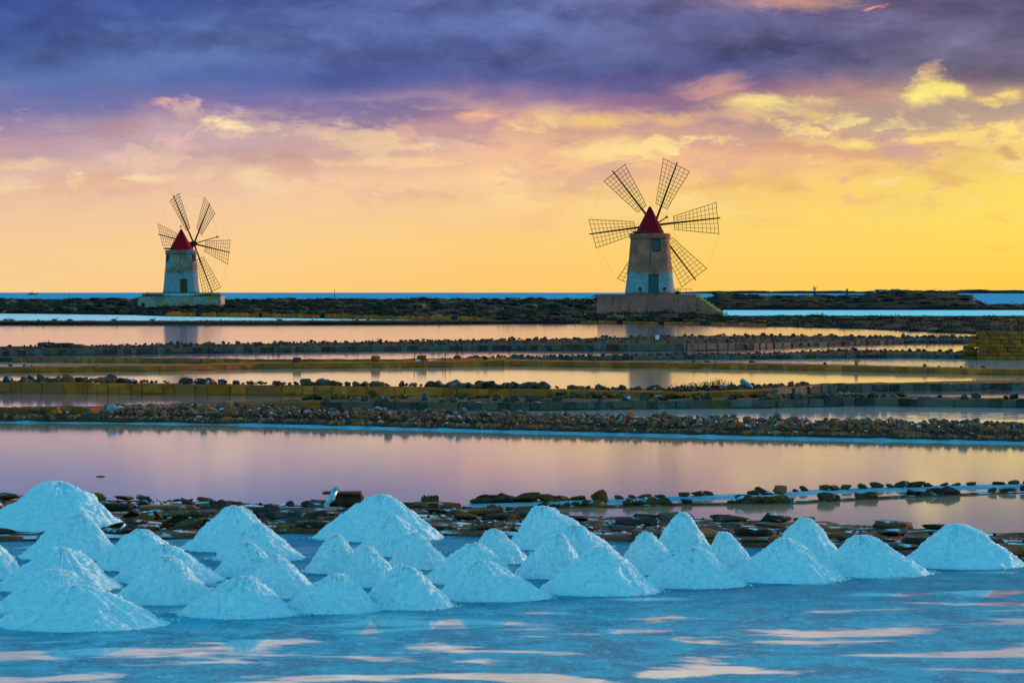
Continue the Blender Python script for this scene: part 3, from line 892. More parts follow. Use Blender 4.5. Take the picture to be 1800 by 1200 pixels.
D6 = Dyke('rubble_dyke', 'broad dyke heaped with brown rubble and edged with a bright salt line', f6,
          [(-300, 733), (0, 732), (250, 734), (450, 738), (900, 750), (1350, 761), (1800, 770), (2100, 776)],
          [(-300, 722), (0, 722), (250, 720), (450, 719), (700, 727), (900, 733), (1350, 740), (1800, 749), (2100, 755)], 'earth', PX0, 2060, rough=0.12)
D6.rocks(['brown_rock', 'dark_rock'], 1500, 10, 19, p0=180, t0=.2, t1=1, stuff=True, hop=.4)
D6.rocks(['brown_rock', 'dark_rock', 'brown_rock', 'grey_block'], 225, 10, 19, p0=150, t0=.25, t1=1, hop=.5, fine=True)
D6.rocks(['brown_rock', 'dark_rock'], 60, 12, 24, p0=-250, p1=420, t0=.3, t1=1, fine=True)
D6.rocks(['brown_rock', 'dark_rock'], 1800, 5, 12, p0=180, t0=.1, t1=1, stuff=True, hop=.5)
D6.rocks(['grey_block'], 300, 4, 9, p0=-250, t0=.02, t1=.35, stuff=True)
D6.rocks(['brown_rock', 'dark_rock'], 900, 6, 15, t0=0, t1=0, stuff=True)
D6.rocks(['dark_rock'], 350, 6, 15, t0=0, t1=0, stuff=True)
# salt line at its foot
vs, fs = [], []
cl = np.arange(PX0, PX1 + 1, 6)
for px in cl:
    d = dist(D6.foot(px)); s_ = d / F
    wv = 1 + 0.5 * mnoise.noise(Vector((px * .03, 0, 9)))
    if px < 420: wv *= 0.55 + .9 * mnoise.noise(Vector((px * .012, 4, 9)))
    wv = max(.25, wv)
    for dd, zz in ((d - 0.12, -.03), (d - .10, .03 * wv), (d + .15, .06 * wv), (d + .5, .075 * wv), (d + 1.0, .03)):
        vs.append((X(px, d) - D6.base.x, dd - D6.base.y, zz))
for i in range(len(cl) - 1):
    for j in range(4): fs.append((i * 5 + j, (i + 1) * 5 + j, (i + 1) * 5 + j + 1, i * 5 + j + 1))
link('salt_edge', mesh_np('salt_edge', vs, fs, M['berm_salt'], True), D6.root)

# foreground dyke of slabs
D7 = Dyke('slab_dyke', 'dark nearest dyke of flat slabs and mud right behind the salt heaps', f7,
          [(a, b - 9) for a, b in f7],
          [(-300, 874), (0, 872), (300, 879), (450, 885), (700, 888), (900, 892), (1000, 906), (1180, 910), (1350, 914), (1500, 920), (1650, 930), (1800, 938), (2100, 944)],
          'crusted_earth', PX0, 2060, rough=0.035, step=5)
def slab_rows(dk, rows_, w, hpx, mats, p0, p1, jitter=2.0, skip=.12, name='slab'):
    for t in rows_:
        px = p0 + random.uniform(0, w)
        while px < p1:
            ww = w * random.uniform(.5, 1.5)
            pc = px + ww / 2
            if random.random() > skip:
                df, db = dist(dk.foot(pc)), dk.db(pc)
                d = df + (db - df) * min(1, max(0, t + random.uniform(-.035, .035)))
                m_ = d / F
                sh = hpx * random.uniform(.6, 1.3) * m_
                rk = random.random() < .7
                if rk: ww *= .7; sh *= 1.25
                link(name, rock_mesh(random.choice(mats), random.randrange(0, 12, 2)) if rk else block_mesh(random.choice(mats), random.randrange(6), True), dk.root,
                     loc=Vector((X(pc, d), d, dk.h(pc) + sh * .22)) - dk.base,
                     rot=(random.uniform(-.08, .08), random.uniform(-.06, .06), random.uniform(-.5, .5)),
                     scale=(ww * m_ * .96, max(.6, ww * m_ * .9), sh))
            px += ww * random.uniform(.95, 1.25)
slab_rows(D7, (.97, .72, .5, .3, .1), 74, 11, ['slab', 'slab', 'slab', 'moss_slab', 'dark_rock'], -230, 1000, skip=.25)
slab_rows(D7, (.97, .65, .35, .08), 85, 13, ['slab', 'dark_rock', 'slab', 'grey_block'], 1000, 2040, skip=.25)
D7.rocks(['dark_rock', 'slab'], 60, 12, 30, t0=.85, t1=1, p0=150, p1=900, fine=True, flat=.6)
D7.rocks(['moss_slab', 'slab'], 40, 26, 60, t0=.1, t1=.6, p0=150, p1=620, fine=True, flat=.45)
D7.rocks(['dark_rock'], 500, 4, 10, t0=.0, t1=1, stuff=True)
D7.rocks(['salt'], 260, 4, 13, t0=.0, t1=.95, p0=230, p1=1250, flat=.35, stuff=True, name='salt')

# slender stone lines on the right with brine between them
fa = [(880, 897), (1000, 893), (1100, 891), (1200, 888), (1350, 887), (1500, 879), (1600, 874), (1800, 866), (2100, 856)]
DA = Dyke('stone_line', 'row of mossy stones half sunk in brine, front one of two on the right', fa, [(a, b - 1.6) for a, b in fa], [(a, b - 4) for a, b in fa], 'crusted_earth', 900, 2060, rough=0.02)
DA.rocks(['moss_slab', 'slab'], 120, 14, 38, t0=.1, t1=1, flat=.55, fine=True, sink=.2, clump=.02)
fb = [(820, 889), (1000, 885), (1100, 882), (1200, 878), (1350, 873), (1450, 866), (1600, 861), (1800, 856), (2100, 846)]
DB = Dyke('stone_line', 'row of mossy stones on a blue salt crust, rear one of two on the right', fb, [(a, b - 2.2) for a, b in fb], [(a, b - 7) for a, b in fb], 'berm_salt', 820, 2060, rough=0.02)
for px in np.arange(838, 2040, 24):
    if random.random() < .85: DB.rocks([random.choice(['moss_slab', 'slab', 'moss_slab'])], 1, 24, 34, p0=px, p1=px + 12, t0=.9, t1=1, flat=.55, fine=True)
DB.rocks(['dark_rock'], 1, 30, 32, p0=1368, p1=1374, t0=.5, t1=.6, fine=True, sink=.1, flat=.8)
DB.rocks(['moss_slab'], 1, 28, 30, p0=1050, p1=1056, t0=.0, t1=.1, fine=True, sink=.1)
DB.rocks(['moss_slab', 'slab'], 12, 30, 60, p0=840, p1=1000, t0=.4, t1=1, flat=.5, fine=True)

# ------------------------------------------------------------------ retaining walls on the far bank
def bank_wall(p0, p1, w, hpx, label, skip=()):
    dm = dist(LAND((p0 + p1) / 2)); base = Vector((X((p0 + p1) / 2, dm), dm, 0))
    r = empty('stone_wall', base, label, 'wall', 'low stone walls at the foot of the scrubland')
    px = p0
    while px < p1:
        ww = w * random.uniform(.8, 1.25)
        pc = px + ww / 2
        if not any(a < pc < b for a, b in skip):
            d = dist(LAND(pc) + .05); h = hpx / F * d * random.uniform(.82, 1.1)
            link('block', block_mesh('tuff', random.randrange(6)), r, loc=Vector((X(pc, d), d - .1, h / 2 - .05)) - base, rot=(0, 0, random.uniform(-.1, .1)), scale=(ww / F * d * .93, .5, h))
        px += ww
bank_wall(291, 858, 8.5, 8.5, 'low yellow wall of rounded stones at the water in front of the left windmill', skip=((348, 352), (450, 460), (560, 572), (795, 806)))
bank_wall(1020, 1345, 10, 6.5, 'low stone wall at the water below the right windmill platform', skip=((1085, 1100), (1160, 1172), (1228, 1250)))

# distinct shrubs
def shrub(px, d, rx, rz, label, mat='leaf_dark', cat='shrub', group='shrubs on the far bank', z=None, n=170):
    z = land_z(px, d) if z is None else z
    r = empty('shrub', (X(px, d), d, z - .05), label, cat, group)
    rg = random.Random(int(px))
    f_ = MB(); bush_core(f_, (0, 0, 0), rx * .8, rx * .8, rz * .8, rg); bush_geo(f_, (0, 0, 0), rx, rx * .9, rz, n, .09, rg)
    f_.build('foliage', M[mat], r)
    s_ = MB()
    for k in range(4):
        s_.tube((0, 0, -.1), (rg.uniform(-.4, .4) * rx, rg.uniform(-.3, .3) * rx, rz * .7), .04, .015, 5)
    s_.build('stem', M['dark_wood'], r)
shrub(1197, 479, .9, .95, 'dark bushy shrub at the right foot of the right windmill tower', z=None) if False else None
for px, d, rx, rz, lb in [
    (745, 905, 3.6, 1.5, 'rounded dark shrub rising above the scrub line right of the middle of the left half'),
    (580, 930, 4.4, 1.6, 'broad dark shrub on the skyline below the thin sea marker'),
    (195, 900, 7.0, 1.8, 'wide dark bush crest on the skyline left of the left platform'),
    (20, 880, 2.8, .9, 'dark shrub on the skyline at the left edge'),
    (60, 885, 2.6, .8, 'dark shrub on the skyline, second from the left edge'),
    (1101, 470, 2.3, .55, 'flat dark bush growing at the foot of the right platform wall, left of its middle'),
    (1170, 470, 1.6, .65, 'dark bush growing at the foot of the right platform wall, right of its middle'),
    (1265, 462, 1.7, .8, 'dark bush beside the lowest stone steps'),
    (1302, 715, 1.6, .8, 'small round shrub beyond the canal, nearest the stone stairs'),
    (1322, 715, 1.6, .8, 'small round shrub beyond the canal, middle of three'),
    (1334, 718, 1.9, .9, 'small round shrub beyond the canal, rightmost of three'),
    (1435, 455, 2.2, .7, 'dense dark shrub on the canal bank below the standing person'),
    (1560, 440, 2.6, .6, 'dense dark shrub on the canal bank below the parked van'),
]:
    shrub(px, d, rx, rz, lb)

# ------------------------------------------------------------------ windmills
def windmill(px_c, d, s, base_y, tower, hub_px, tip_px, sail_angles, R, label, tmat, roofmat, extras):
    """px_c tower axis column, s photo px per metre"""
    zb = Z(base_y, d)
    root = empty('windmill', (X(px_c, d), d, zb), label, 'windmill')
    hgt, r0, r1, cone_h, cone_r, apex_dx = tower
    # tower wall: slightly uneven lathe
    mb = MB()
    prof = []
    for i in range(15):
        t = i / 14.0
        prof.append((r0 + (r1 - r0) * t + 0.10 * (1 - t) ** 3, t * (hgt - .75)))
    mb.lathe(prof, 56, jit=0.018)
    mb.build('tower_wall', tmat, root, True)
    mb = MB(); mb.lathe([(r1 + .02, hgt - .75), (r1 + .16, hgt - .70), (r1 + .17, hgt - .06), (r1 + .08, hgt)], 56, jit=0.012)
    mb.build('cornice', tmat, root, False)
    # conical roof
    mb = MB()
    vs_, fs_ = [], []
    n_ = 40
    profc = [(cone_r + .05, -.02), (cone_r, .08), (cone_r * .66, cone_h * .36), (cone_r * .33, cone_h * .69), (cone_r * .06, cone_h * .97), (.015, cone_h)]
    for r_, z_ in profc:
        for i in range(n_):
            t = 2 * math.pi * i / n_
            vs_.append((r_ * math.cos(t) + apex_dx * z_ / cone_h, r_ * math.sin(t), hgt + z_))
    for j in range(len(profc) - 1):
        for i in range(n_):
            k = (i + 1) % n_
            fs_.append((j * n_ + i, j * n_ + k, (j + 1) * n_ + k, (j + 1) * n_ + i))
    fs_.append(tuple(range(n_ - 1, -1, -1)))
    mb.add(vs_, fs_)
    cone = mb.build('roof', roofmat, root, True)
    # seams of the roof sheets
    mb = MB()
    for k in range(10):
        t = 2 * math.pi * (k + .35) / 10
        for (ra, za), (rb, zb_) in zip(profc[1:-2], profc[2:-1]):
            mb.tube(((ra + .02) * math.cos(t) + apex_dx * za / cone_h, (ra + .02) * math.sin(t), hgt + za + .02), ((rb + .02) * math.cos(t) + apex_dx * zb_ / cone_h, (rb + .02) * math.sin(t), hgt + zb_ + .02), .03, .03, 4)
    mb.build('roof_seam', roofmat, cone)
    # wheel
    def loc(px, py): return Vector(((px - px_c) / s, 0, (base_y - py) / s))
    hub = loc(*hub_px); tip = loc(*tip_px)
    dx, dz = tip.x - hub.x, tip.z - hub.z
    L = extras['shaft']
    dy = math.sqrt(max(.1, L * L - dx * dx - dz * dz))
    nrm = Vector((dx, dy, dz)).normalized()
    hub.y = extras['hub_y']
    tip = hub + nrm * L
    inner = hub - nrm * 3.2
    mb = MB(); mb.tube(inner, hub + nrm * .5, .26, .22, 10); mb.tube(hub + nrm * .5, tip, .12, .07, 8)
    sh = mb.build('wind_shaft', M['spar_wood'], root)
    mb = MB(); mb.tube(hub - nrm * .35, hub + nrm * .35, .55, .5, 14); mb.build('hub', M['spar_wood'], root)
    mb = MB(); mb.tube(tip - nrm * .12, tip + nrm * .12, .17, .17, 8); mb.build('shaft_cap', M['spar_wood'], root)
    tips, outs = [], []
    for a in sail_angles:
        # in-plane direction that projects to the screen angle a
        vx, vz = math.cos(a), math.sin(a)
        u = Vector((vx, -(nrm.x * vx + nrm.z * vz) / nrm.y, vz)).normalized()
        w = nrm.cross(u).normalized()
        pitch = math.radians(-12)
        w = (w * math.cos(pitch) + nrm * math.sin(pitch)).normalized()
        mb = MB(); mb.tube(hub, hub + u * R * 1.0, .17, .09, 8)
        sail = mb.build('sail', M['spar_wood'], root)
        ri, ro = .30 * R, .955 * R
        wi, wo = .096 * R, .226 * R
        rails = (-1, -.67, -.33, .33, .67, 1)
        def pt(r, k):
            t = (r - ri) / (ro - ri)
            return hub + u * r + w * (wi + (wo - wi) * t) * k + nrm * .1
        for k in rails:
            mb = MB(); rr = .06 if abs(k) == 1 else .042
            mb.tube(pt(ri, k), pt(ro, k), rr, rr, 4)
            mb.build('rail', M['sail_wood'], sail)
        nb = 12
        for i in range(nb):
            r_ = ri + (ro - ri) * i / (nb - 1)
            mb = MB(); rr = .06 if i in (0, nb - 1) else .042
            mb.tube(pt(r_, -1.03), pt(r_, 1.03), rr, rr, 4)
            mb.build('crossbar', M['sail_wood'], sail)
        tips.append(hub + u * R * .97)
        outs.append((pt(ro, -1), pt(ro, 1)))
    nS = len(sail_angles)
    for i in range(nS):
        a, b = tips[i], tips[(i + 1) % nS]
        c = outs[i]
        o_ = outs[(i + 1) % nS]
        # rim rope joins the nearest outer corners of neighbouring sails
        best = min(((p, q) for p in c for q in o_), key=lambda t: (t[0] - t[1]).length)
        mb = MB(); mb.tube(best[0], best[1], .009, .009, 4); mb.build('rope', M['rope'], root)
        mb = MB(); mb.tube(tip, a, .012, .012, 4); mb.build('rope', M['rope'], root)
    return root, hub, nrm

def curved_panel(r0, r1, hgt, ang0, ang1, z0, z1, out, th, n=6):
    """slab that follows the tapering round wall; angles from -Y axis"""
    mb = MB()
    vs_ = []
    for zz in (z0, z1):
        r = r0 + (r1 - r0) * zz / hgt
        for i in range(n + 1):
            a = -math.pi / 2 + ang0 + (ang1 - ang0) * i / n
            for rr in (r + out, r + out - th):
                vs_.append((rr * math.cos(a), rr * math.sin(a), zz))
    k = 2 * (n + 1)
    fs_ = []
    for i in range(n):
        a = 2 * i
        fs_ += [(a, a + 2, k + a + 2, k + a), (a + 1, k + a + 1, k + a + 3, a + 3), (k + a, k + a + 2, k + a + 3, k + a + 1), (a, a + 1, a + 3, a + 2)]
    fs_ += [(0, k, k + 1, 1), (k - 2, k - 1, 2 * k - 1, 2 * k - 2)]
    mb.add(vs_, fs_)
    return mb

def opening(root, r0, r1, hgt, a0, a1, z0, z1, panel_mat, frame_mat, pname='door'):
    """recessed leaf with proud jambs, lintel, sill"""
    p = curved_panel(r0, r1, hgt, a0, a1, z0, z1, .03, .1).build(pname, panel_mat, root)
    fw = .16 / r0
    t = .10
    curved_panel(r0, r1, hgt, a0 - fw, a0, z0, z1, .09, t).build('jamb', frame_mat, p)
    curved_panel(r0, r1, hgt, a1, a1 + fw, z0, z1, .09, t).build('jamb', frame_mat, p)
    curved_panel(r0, r1, hgt, a0 - fw * 1.6, a1 + fw * 1.6, z1, z1 + .16, .12, .15).build('lintel', frame_mat, p)
    curved_panel(r0, r1, hgt, a0 - fw, a1 + fw, z0 - .12, z0, .14, .15).build('sill', frame_mat, p)
    # planks of the leaf
    m = MB()
    nn = 3
    for i in range(1, nn + 1):
        a = a0 + (a1 - a0) * i / (nn + 1)
        q = curved_panel(r0, r1, hgt, a - .006, a + .006, z0 + .04, z1 - .04, .05, .03, 1)
        m.add(q.v, q.f)
    m.build('plank_seam', frame_mat, p)
    return p

# right mill ------------------------------------------------------
S2 = 12.42; D2m = F / S2
rad = math.radians
ang_r = [rad(127.5 + 0), rad(70.5), rad(6), rad(-53), rad(-110), rad(187.6)]
th_, tr0, tr1 = (518 - 410.5) / S2, 43.0 / S2, 34.0 / S2
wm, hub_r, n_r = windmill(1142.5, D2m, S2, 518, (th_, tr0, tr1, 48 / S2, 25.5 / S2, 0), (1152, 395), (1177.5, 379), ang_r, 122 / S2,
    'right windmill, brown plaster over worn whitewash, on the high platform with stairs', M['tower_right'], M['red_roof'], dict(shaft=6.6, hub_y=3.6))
wm['group'] = 'windmills with open lattice sails'
dd_ = opening(wm, tr0 + .05, tr1, th_, rad(-3), rad(15), .03, 34 / S2, M['door_paint'], M['dark_wood'])
opening(wm, tr0 + .05, tr1, th_, rad(8), rad(24), th_ - 2.35, th_ - .92, M['door_paint'], M['dark_wood'], 'window')
# small flat hatch roof on the left rim
m = MB(); m.box((-1.35, -1.9, th_ + .22), (2.3, 1.2, .14)); m.box((-1.35, -1.75, th_ + .08), (2.0, .8, .16)); m.build('hatch_roof', M['dark_wood'], wm)

# platform and stairs
dpl = D2m - 5.2                      # front face distance
sp = F / dpl
zt, zbm = Z(518.5, dpl), .05
px_l, px_r = 1054, 1225
cx = X((px_l + px_r) / 2, dpl); wx = (px_r - px_l) / sp
r = empty('platform', (cx, D2m, zbm), 'brown plastered stone platform with side stairs under the right windmill', 'platform')
m = MB()
hh = zt - zbm
hx, hy = wx / 2, 5.2
# walls batter slightly outwards at the foot
nxs = 26
def wallgrid(a, b, at, bt):
    vs_, fs_ = [], []
    nz_ = 6
    a, b, at, bt = map(Vector, (a, b, at, bt))
    for i in range(nxs + 1):
        t = i / nxs
        p0_, p1_ = a.lerp(b, t), at.lerp(bt, t)
        for j in range(nz_ + 1):
            q = p0_.lerp(p1_, j / nz_)
            k = .05 * mnoise.noise(q * .8)
            out = Vector((q.x, q.y, 0)).normalized() * k * (1 if 0 < j < nz_ else 0)
            vs_.append(q + out)
    for i in range(nxs):
        for j in range(nz_):
            e = i * (nz_ + 1) + j
            fs_.append((e, e + nz_ + 1, e + nz_ + 2, e + 1))
    m.add(vs_, fs_)
bo = .28
corners_b = [(-hx - bo, -hy - .1, 0), (hx, -hy - .1, 0), (hx, hy, 0), (-hx - bo, hy, 0)]
corners_t = [(-hx, -hy, hh), (hx, -hy, hh), (hx, hy, hh), (-hx, hy, hh)]
for i in range(4):
    j = (i + 1) % 4
    wallgrid(corners_b[i], corners_b[j], corners_t[i], corners_t[j])
m.build('platform_wall', M['platform_right'], r)
m = MB(); m.box((0, 0, hh + .04), (2 * hx + .14, 2 * hy + .1, .12)); m.build('platform_top', M['platform_right'], r)
# stairs: eight visible steps going down to the right, solid side wall
nst = 8
x0 = hx
run = (1270 - 1225) / sp; rise = (552 - 519.5) / sp
m = MB()
prof_ = [(x0, 0)]
prof_top = []
for i in range(nst):
    prof_top += [(x0 + run * i / nst, hh - rise * i / nst - .10), (x0 + run * (i + 1) / nst, hh - rise * i / nst - .10)]
poly = [(x0, 0)] + [(a, b - .1) for a, b in prof_top] + [(x0 + run, 0)]
ya, yb = -hy - .02, -hy + 2.4
vs_ = [(a, ya, b) for a, b in poly] + [(a, yb, b) for a, b in poly]
npl = len(poly)
fs_ = [tuple(range(npl - 1, -1, -1)), tuple(range(npl, 2 * npl))] + [(i, (i + 1) % npl, npl + (i + 1) % npl, npl + i) for i in range(npl)]
m.add(vs_, fs_)
m.build('stair_wall', M['platform_right'], r)
for i in range(nst):
    m = MB()
    w_ = run / nst
    m.box((x0 + w_ * (i + .5) + .02, (ya + yb) / 2 - .03, hh - rise * i / nst - .16), (w_ + .16, yb - ya + .22, .40))
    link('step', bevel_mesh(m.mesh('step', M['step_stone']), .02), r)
# bollard-like pots by the door
for px_, lb in ((1125, 'small dark rounded pot on the platform left of the mill door'), (1168, 'small dark rounded pot on the platform right of the mill door')):
    q = empty('pot', (X(px_, dpl + .6), dpl + .6, zt + .1), lb, 'pot', 'pots beside the mill door')
    m = MB(); m.lathe([(.26, 0), (.34, .25), (.30, .5), (.2, .62)], 12); m.build('body', M['platform_right'], q)
    m = MB(); m.lathe([(.17, .62), (.25, .72), (.2, .92), (.05, 1.0)], 12); m.build('cap', M['rubber'], q)
q = empty('shrub', (X(1190, dpl + 1.5), dpl + 1.5, zt + .05), 'dark bushy shrub on the platform at the right foot of the tower', 'shrub')
m = MB(); bush_core(m, (0, 0, 0), .45, .45, .7, rng); bush_geo(m, (0, 0, 0), .6, .6, .95, 160, .07, rng); m.build('foliage', M['leaf_dark'], q)
m = MB(); m.tube((0, 0, -.05), (0, 0, .5), .05, .03, 5); m.build('stem', M['dark_wood'], q)
# handrail bars right of the tower
q = empty('railing', (X(1186, dpl + 3), dpl + 3, zt + .08), 'thin rusty railing on the platform behind the shrub, right of the tower', 'railing')
for i in range(4):
    m = MB(); m.tube((i * .8, 0, 0), (i * .8, 0, .75), .03); m.build('post', M['sail_wood'], q)
m = MB(); m.tube((0, 0, .75), (2.4, 0, .75), .03); m.build('rail', M['sail_wood'], q)
# pole beside the stairs
dp = 500
q = empty('pole', (X(1266, dp), dp, land_z(1266, dp) - .05), 'leaning dark pole standing right behind the stairs', 'pole')
m = MB(); m.tube((0, 0, 0), (.12, 0, 2.0), .09, .06); m.build('shaft', M['dark_wood'], q)
m = MB(); m.tube((.1, 0, 1.55), (.42, 0, 1.5), .04, .04); m.build('arm', M['dark_wood'], q)

# left mill -------------------------------------------------------
S1 = 9.5; D1m = F / S1
ang_l = [rad(113.6), rad(64.5), rad(14.5 - 28), rad(-69.2), rad(-115), rad(165.8)]
th1, tl0, tl1 = (516 - 439.5) / S1, 31.5 / S1, 26.2 / S1
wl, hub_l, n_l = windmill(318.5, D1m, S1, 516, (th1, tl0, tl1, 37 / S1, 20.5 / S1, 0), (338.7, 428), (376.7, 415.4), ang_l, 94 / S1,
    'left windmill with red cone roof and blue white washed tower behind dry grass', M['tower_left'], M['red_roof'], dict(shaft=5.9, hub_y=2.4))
wl['group'] = 'windmills with open lattice sails'
opening(wl, tl0 + .05, tl1, th1, rad(5), rad(22), .35, 24.5 / S1, M['dark_wood'], M['dark_wood'])
opening(wl, tl0 + .05, tl1, th1, rad(-64), rad(-52), th1 - 1.9, th1 - .95, M['door_paint'], M['dark_wood'], 'window')
opening(wl, tl0 + .05, tl1, th1, rad(56), rad(68), th1 - 1.9, th1 - .95, M['door_paint'], M['dark_wood'], 'window')
m = MB(); m.tube((-3.05, -1.2, th1 + .28), (-.6, -1.7, th1 + .2), .17, .14, 6); m.build('tail_beam', M['dark_wood'], wl)
m = MB(); m.tube((0, 0, th1 + 37 / S1 - .05), (0, 0, th1 + 41 / S1), .06, .04); m.lathe([(.02, 0), (.15, .1), (.15, .25), (.02, .35)], 8, (-.1, 0, th1 + 40 / S1)); m.build('finial', M['spar_wood'], wl)
m = MB(); m.box((1.35, .9, th1 + .55), (1.2, 1.5, 1.1), rz=.6, taper=.7); m.build('dormer', M['red_roof'], wl)

dpf = D1m - 4.6; sl = F / dpf
ztl = Z(521.5, dpf)
rp = empty('platform', (X(319.5, D1m), D1m, 0.2), 'peeling pale plastered platform under the left windmill', 'platform')
m = MB()
wxl = (392 - 247) / sl / 2; hl = ztl - .2
hx, hy, hh = wxl, 4.6, hl
bo = .1
corners_b = [(-hx - bo, -hy, 0), (hx, -hy, 0), (hx, hy, 0), (-hx - bo, hy, 0)]
corners_t = [(-hx, -hy, hh), (hx, -hy, hh), (hx, hy, hh), (-hx, hy, hh)]
for i in range(4):
    j = (i + 1) % 4
    wallgrid(corners_b[i], corners_b[j], corners_t[i], corners_t[j])
def peel_mat():
    m_, N = newmat('peeling_plaster')
    t = N.n('ShaderNodeTexCoord').outputs['Object']
    a = N.noise(t, .8, 6, .65); b = N.noise(t, 4, 6, .7); c = N.noise(t, .35, 4, .6)
    col = N.mix(N.mr(b.outputs['Fac'], .4, .7), (.30, .26, .22, 1), (.42, .36, .30, 1))
    col = N.mix(N.mr(a.outputs['Fac'], .50, .56, 0, .9), col, (.46, .19, .06, 1))
    col = N.mix(N.mr(c.outputs['Fac'], .55, .66, 0, .6), col, (.16, .13, .11, 1))
    return finish(m_, N, principled(N, col, .9, bump(N, b.outputs['Fac'], .7, .05), .2))
M['peel'] = peel_mat()
m.build('platform_wall', M['peel'], rp)
m = MB(); m.box((0, 0, hl + .03), (2 * wxl + .1, 9.3, .1)); m.build('platform_top', M['peel'], rp)
m = MB(); m.box((-wxl + .9, -4.66, .75), (.55, .1, 1.3)); m.build('niche', M['rubber'], rp)
# dry grass on the left platform: stuff
g = MB(); rg = random.Random(3)
for i in range(2600):
    px = rg.gauss(0, 1)
    xx = rg.uniform(-wxl + .6, wxl - .2); yy = rg.uniform(-4.4, 0)
    if math.hypot(xx, yy) < tl0 + .15: continue
    hg = rg.uniform(.3, .8) * (1.2 if xx > 2.6 or xx < -3 else .7)
    a = rg.uniform(0, 6.28); lean = rg.uniform(0, .25)
    b0 = Vector((xx, yy, hl + .05)); w_ = Vector((math.cos(a), math.sin(a), 0)) * .03
    tp = b0 + Vector((math.cos(a + 1) * lean, math.sin(a + 1) * lean, hg))
    g.add([b0 - w_, b0 + w_, tp], [(0, 1, 2)])
go = g.build('dry_grass', M['dry_grass'], None, loc=rp.location)
tag(go, 'rust coloured dry grass growing along the top of the left platform', 'grass', kind='stuff')
for px_, rx_, lb in ((262, .9, 'dark bush on top of the left platform at its left end'), (362, 1.3, 'dark bush on top of the left platform at its right end')):
    shrub(px_, D1m - 3.4, rx_, .7, lb, z=ztl, n=140)
for px_, rx_, rz_, lb in ((385, 2.6, 1.6, 'large dark bush growing against the right end of the left platform'), (300, 1.6, .55, 'low dark bush at the foot of the left platform, near its middle'), (350, 1.9, .7, 'low dark bush at the foot of the left platform, right of its middle')):
    shrub(px_, dpf - 3, rx_, rz_, lb, z=.45)

# ------------------------------------------------------------------ people
def person(px, d, h, label, pose, z):
    """one skinned body; clothes as children"""
    r = empty('person', (X(px, d), d, z), label, 'person')
    k = h / 1.75
    P_ = {'pel': (0, 0, .93), 'ch': (0, 0, 1.28), 'nk': (0, 0, 1.48), 'hd': (0, -.01, 1.58), 'tp': (0, 0, 1.72),
          'kl': (-.12, 0, .5), 'fl': (-.13, 0, .08), 'tl': (-.14, -.16, .04), 'kr': (.12, 0, .5), 'fr': (.13, 0, .08), 'tr': (.14, -.16, .04),
          'sl': (-.19, 0, 1.42), 'sr': (.19, 0, 1.42)}
    if pose == 'arms_up':
        P_.update(el=(-.33, -.1, 1.5), wl=(-.22, -.2, 1.76), hl=(-.2, -.22, 1.86), er=(.33, -.1, 1.5), wr=(.22, -.2, 1.76), hr=(.2, -.22, 1.86))
    else:
        P_.update(el=(-.25, .02, 1.14), wl=(-.2, -.12, .92), hl=(-.18, -.16, .84), er=(.25, .02, 1.14), wr=(.2, -.12, .92), hr=(.18, -.16, .84))
    E_ = [('pel', 'ch'), ('ch', 'nk'), ('nk', 'hd'), ('hd', 'tp'), ('pel', 'kl'), ('kl', 'fl'), ('fl', 'tl'), ('pel', 'kr'), ('kr', 'fr'), ('fr', 'tr'),
          ('ch', 'sl'), ('sl', 'el'), ('el', 'wl'), ('wl', 'hl'), ('ch', 'sr'), ('sr', 'er'), ('er', 'wr'), ('wr', 'hr')]
    RR = dict(pel=.16, ch=.16, nk=.06, hd=.10, tp=.08, kl=.075, kr=.075, fl=.05, fr=.05, tl=.04, tr=.04, sl=.07, sr=.07, el=.045, er=.045, wl=.033, wr=.033, hl=.04, hr=.04)
    ks_ = list(P_)
    me = bpy.data.meshes.new('body')
    me.from_pydata([tuple(c * k for c in P_[q]) for q in ks_], [(ks_.index(a), ks_.index(b)) for a, b in E_], [])
    o = link('body', me, r)
    sm = o.modifiers.new('skin', 'SKIN')
    for i, q in enumerate(ks_): me.skin_vertices[0].data[i].radius = (RR[q] * k, RR[q] * k)
    me.skin_vertices[0].data[0].use_root = True
    o.modifiers.new('sub', 'SUBSURF').levels = 1
    o.modifiers['sub'].render_levels = 1
    me.materials.append(M['skin'])
    if pose == 'arms_up':
        m = MB(); m.lathe([(.19, .88), (.205, 1.05), (.215, 1.3), (.2, 1.42), (.1, 1.49)], 14)
        m.tube((-.17, 0, 1.41), (-.33, -.08, 1.5), .095, .075, 8); m.tube((.17, 0, 1.41), (.33, -.08, 1.5), .095, .075, 8)
        s_ = m.build('shirt', M['shirt'], r, True, scale=(k, k * .8, k))
        m = MB()
        for sg in (-1, 1): m.tube((sg * .07, 0, .95), (sg * .125, 0, .48), .13, .10, 10); m.tube((sg * .125, 0, .48), (sg * .13, 0, .1), .10, .075, 10)
        m.build('trousers', M['trousers'], r, True, scale=(k, k, k))
    else:
        m = MB(); m.lathe([(.30, .35), (.26, .6), (.2, .95), (.21, 1.25), (.2, 1.42), (.1, 1.49)], 14)
        m.build('dress', M['dress'], r, True, scale=(k, k * .8, k))
    m = MB(); m.lathe([(.1, 1.5 if pose != 'arms_up' else 1.58), (.125, 1.62), (.115, 1.72), (.05, 1.78)], 12, (0, .02, 0)); m.build('hair', M['hair'], r, True, scale=(k, k, k))
    for sg in (-1, 1):
        m = MB(); m.box((sg * .13, -.07, .045), (.1, .28, .09)); m.build('shoe', M['rubber'], r, scale=(k, k, k))
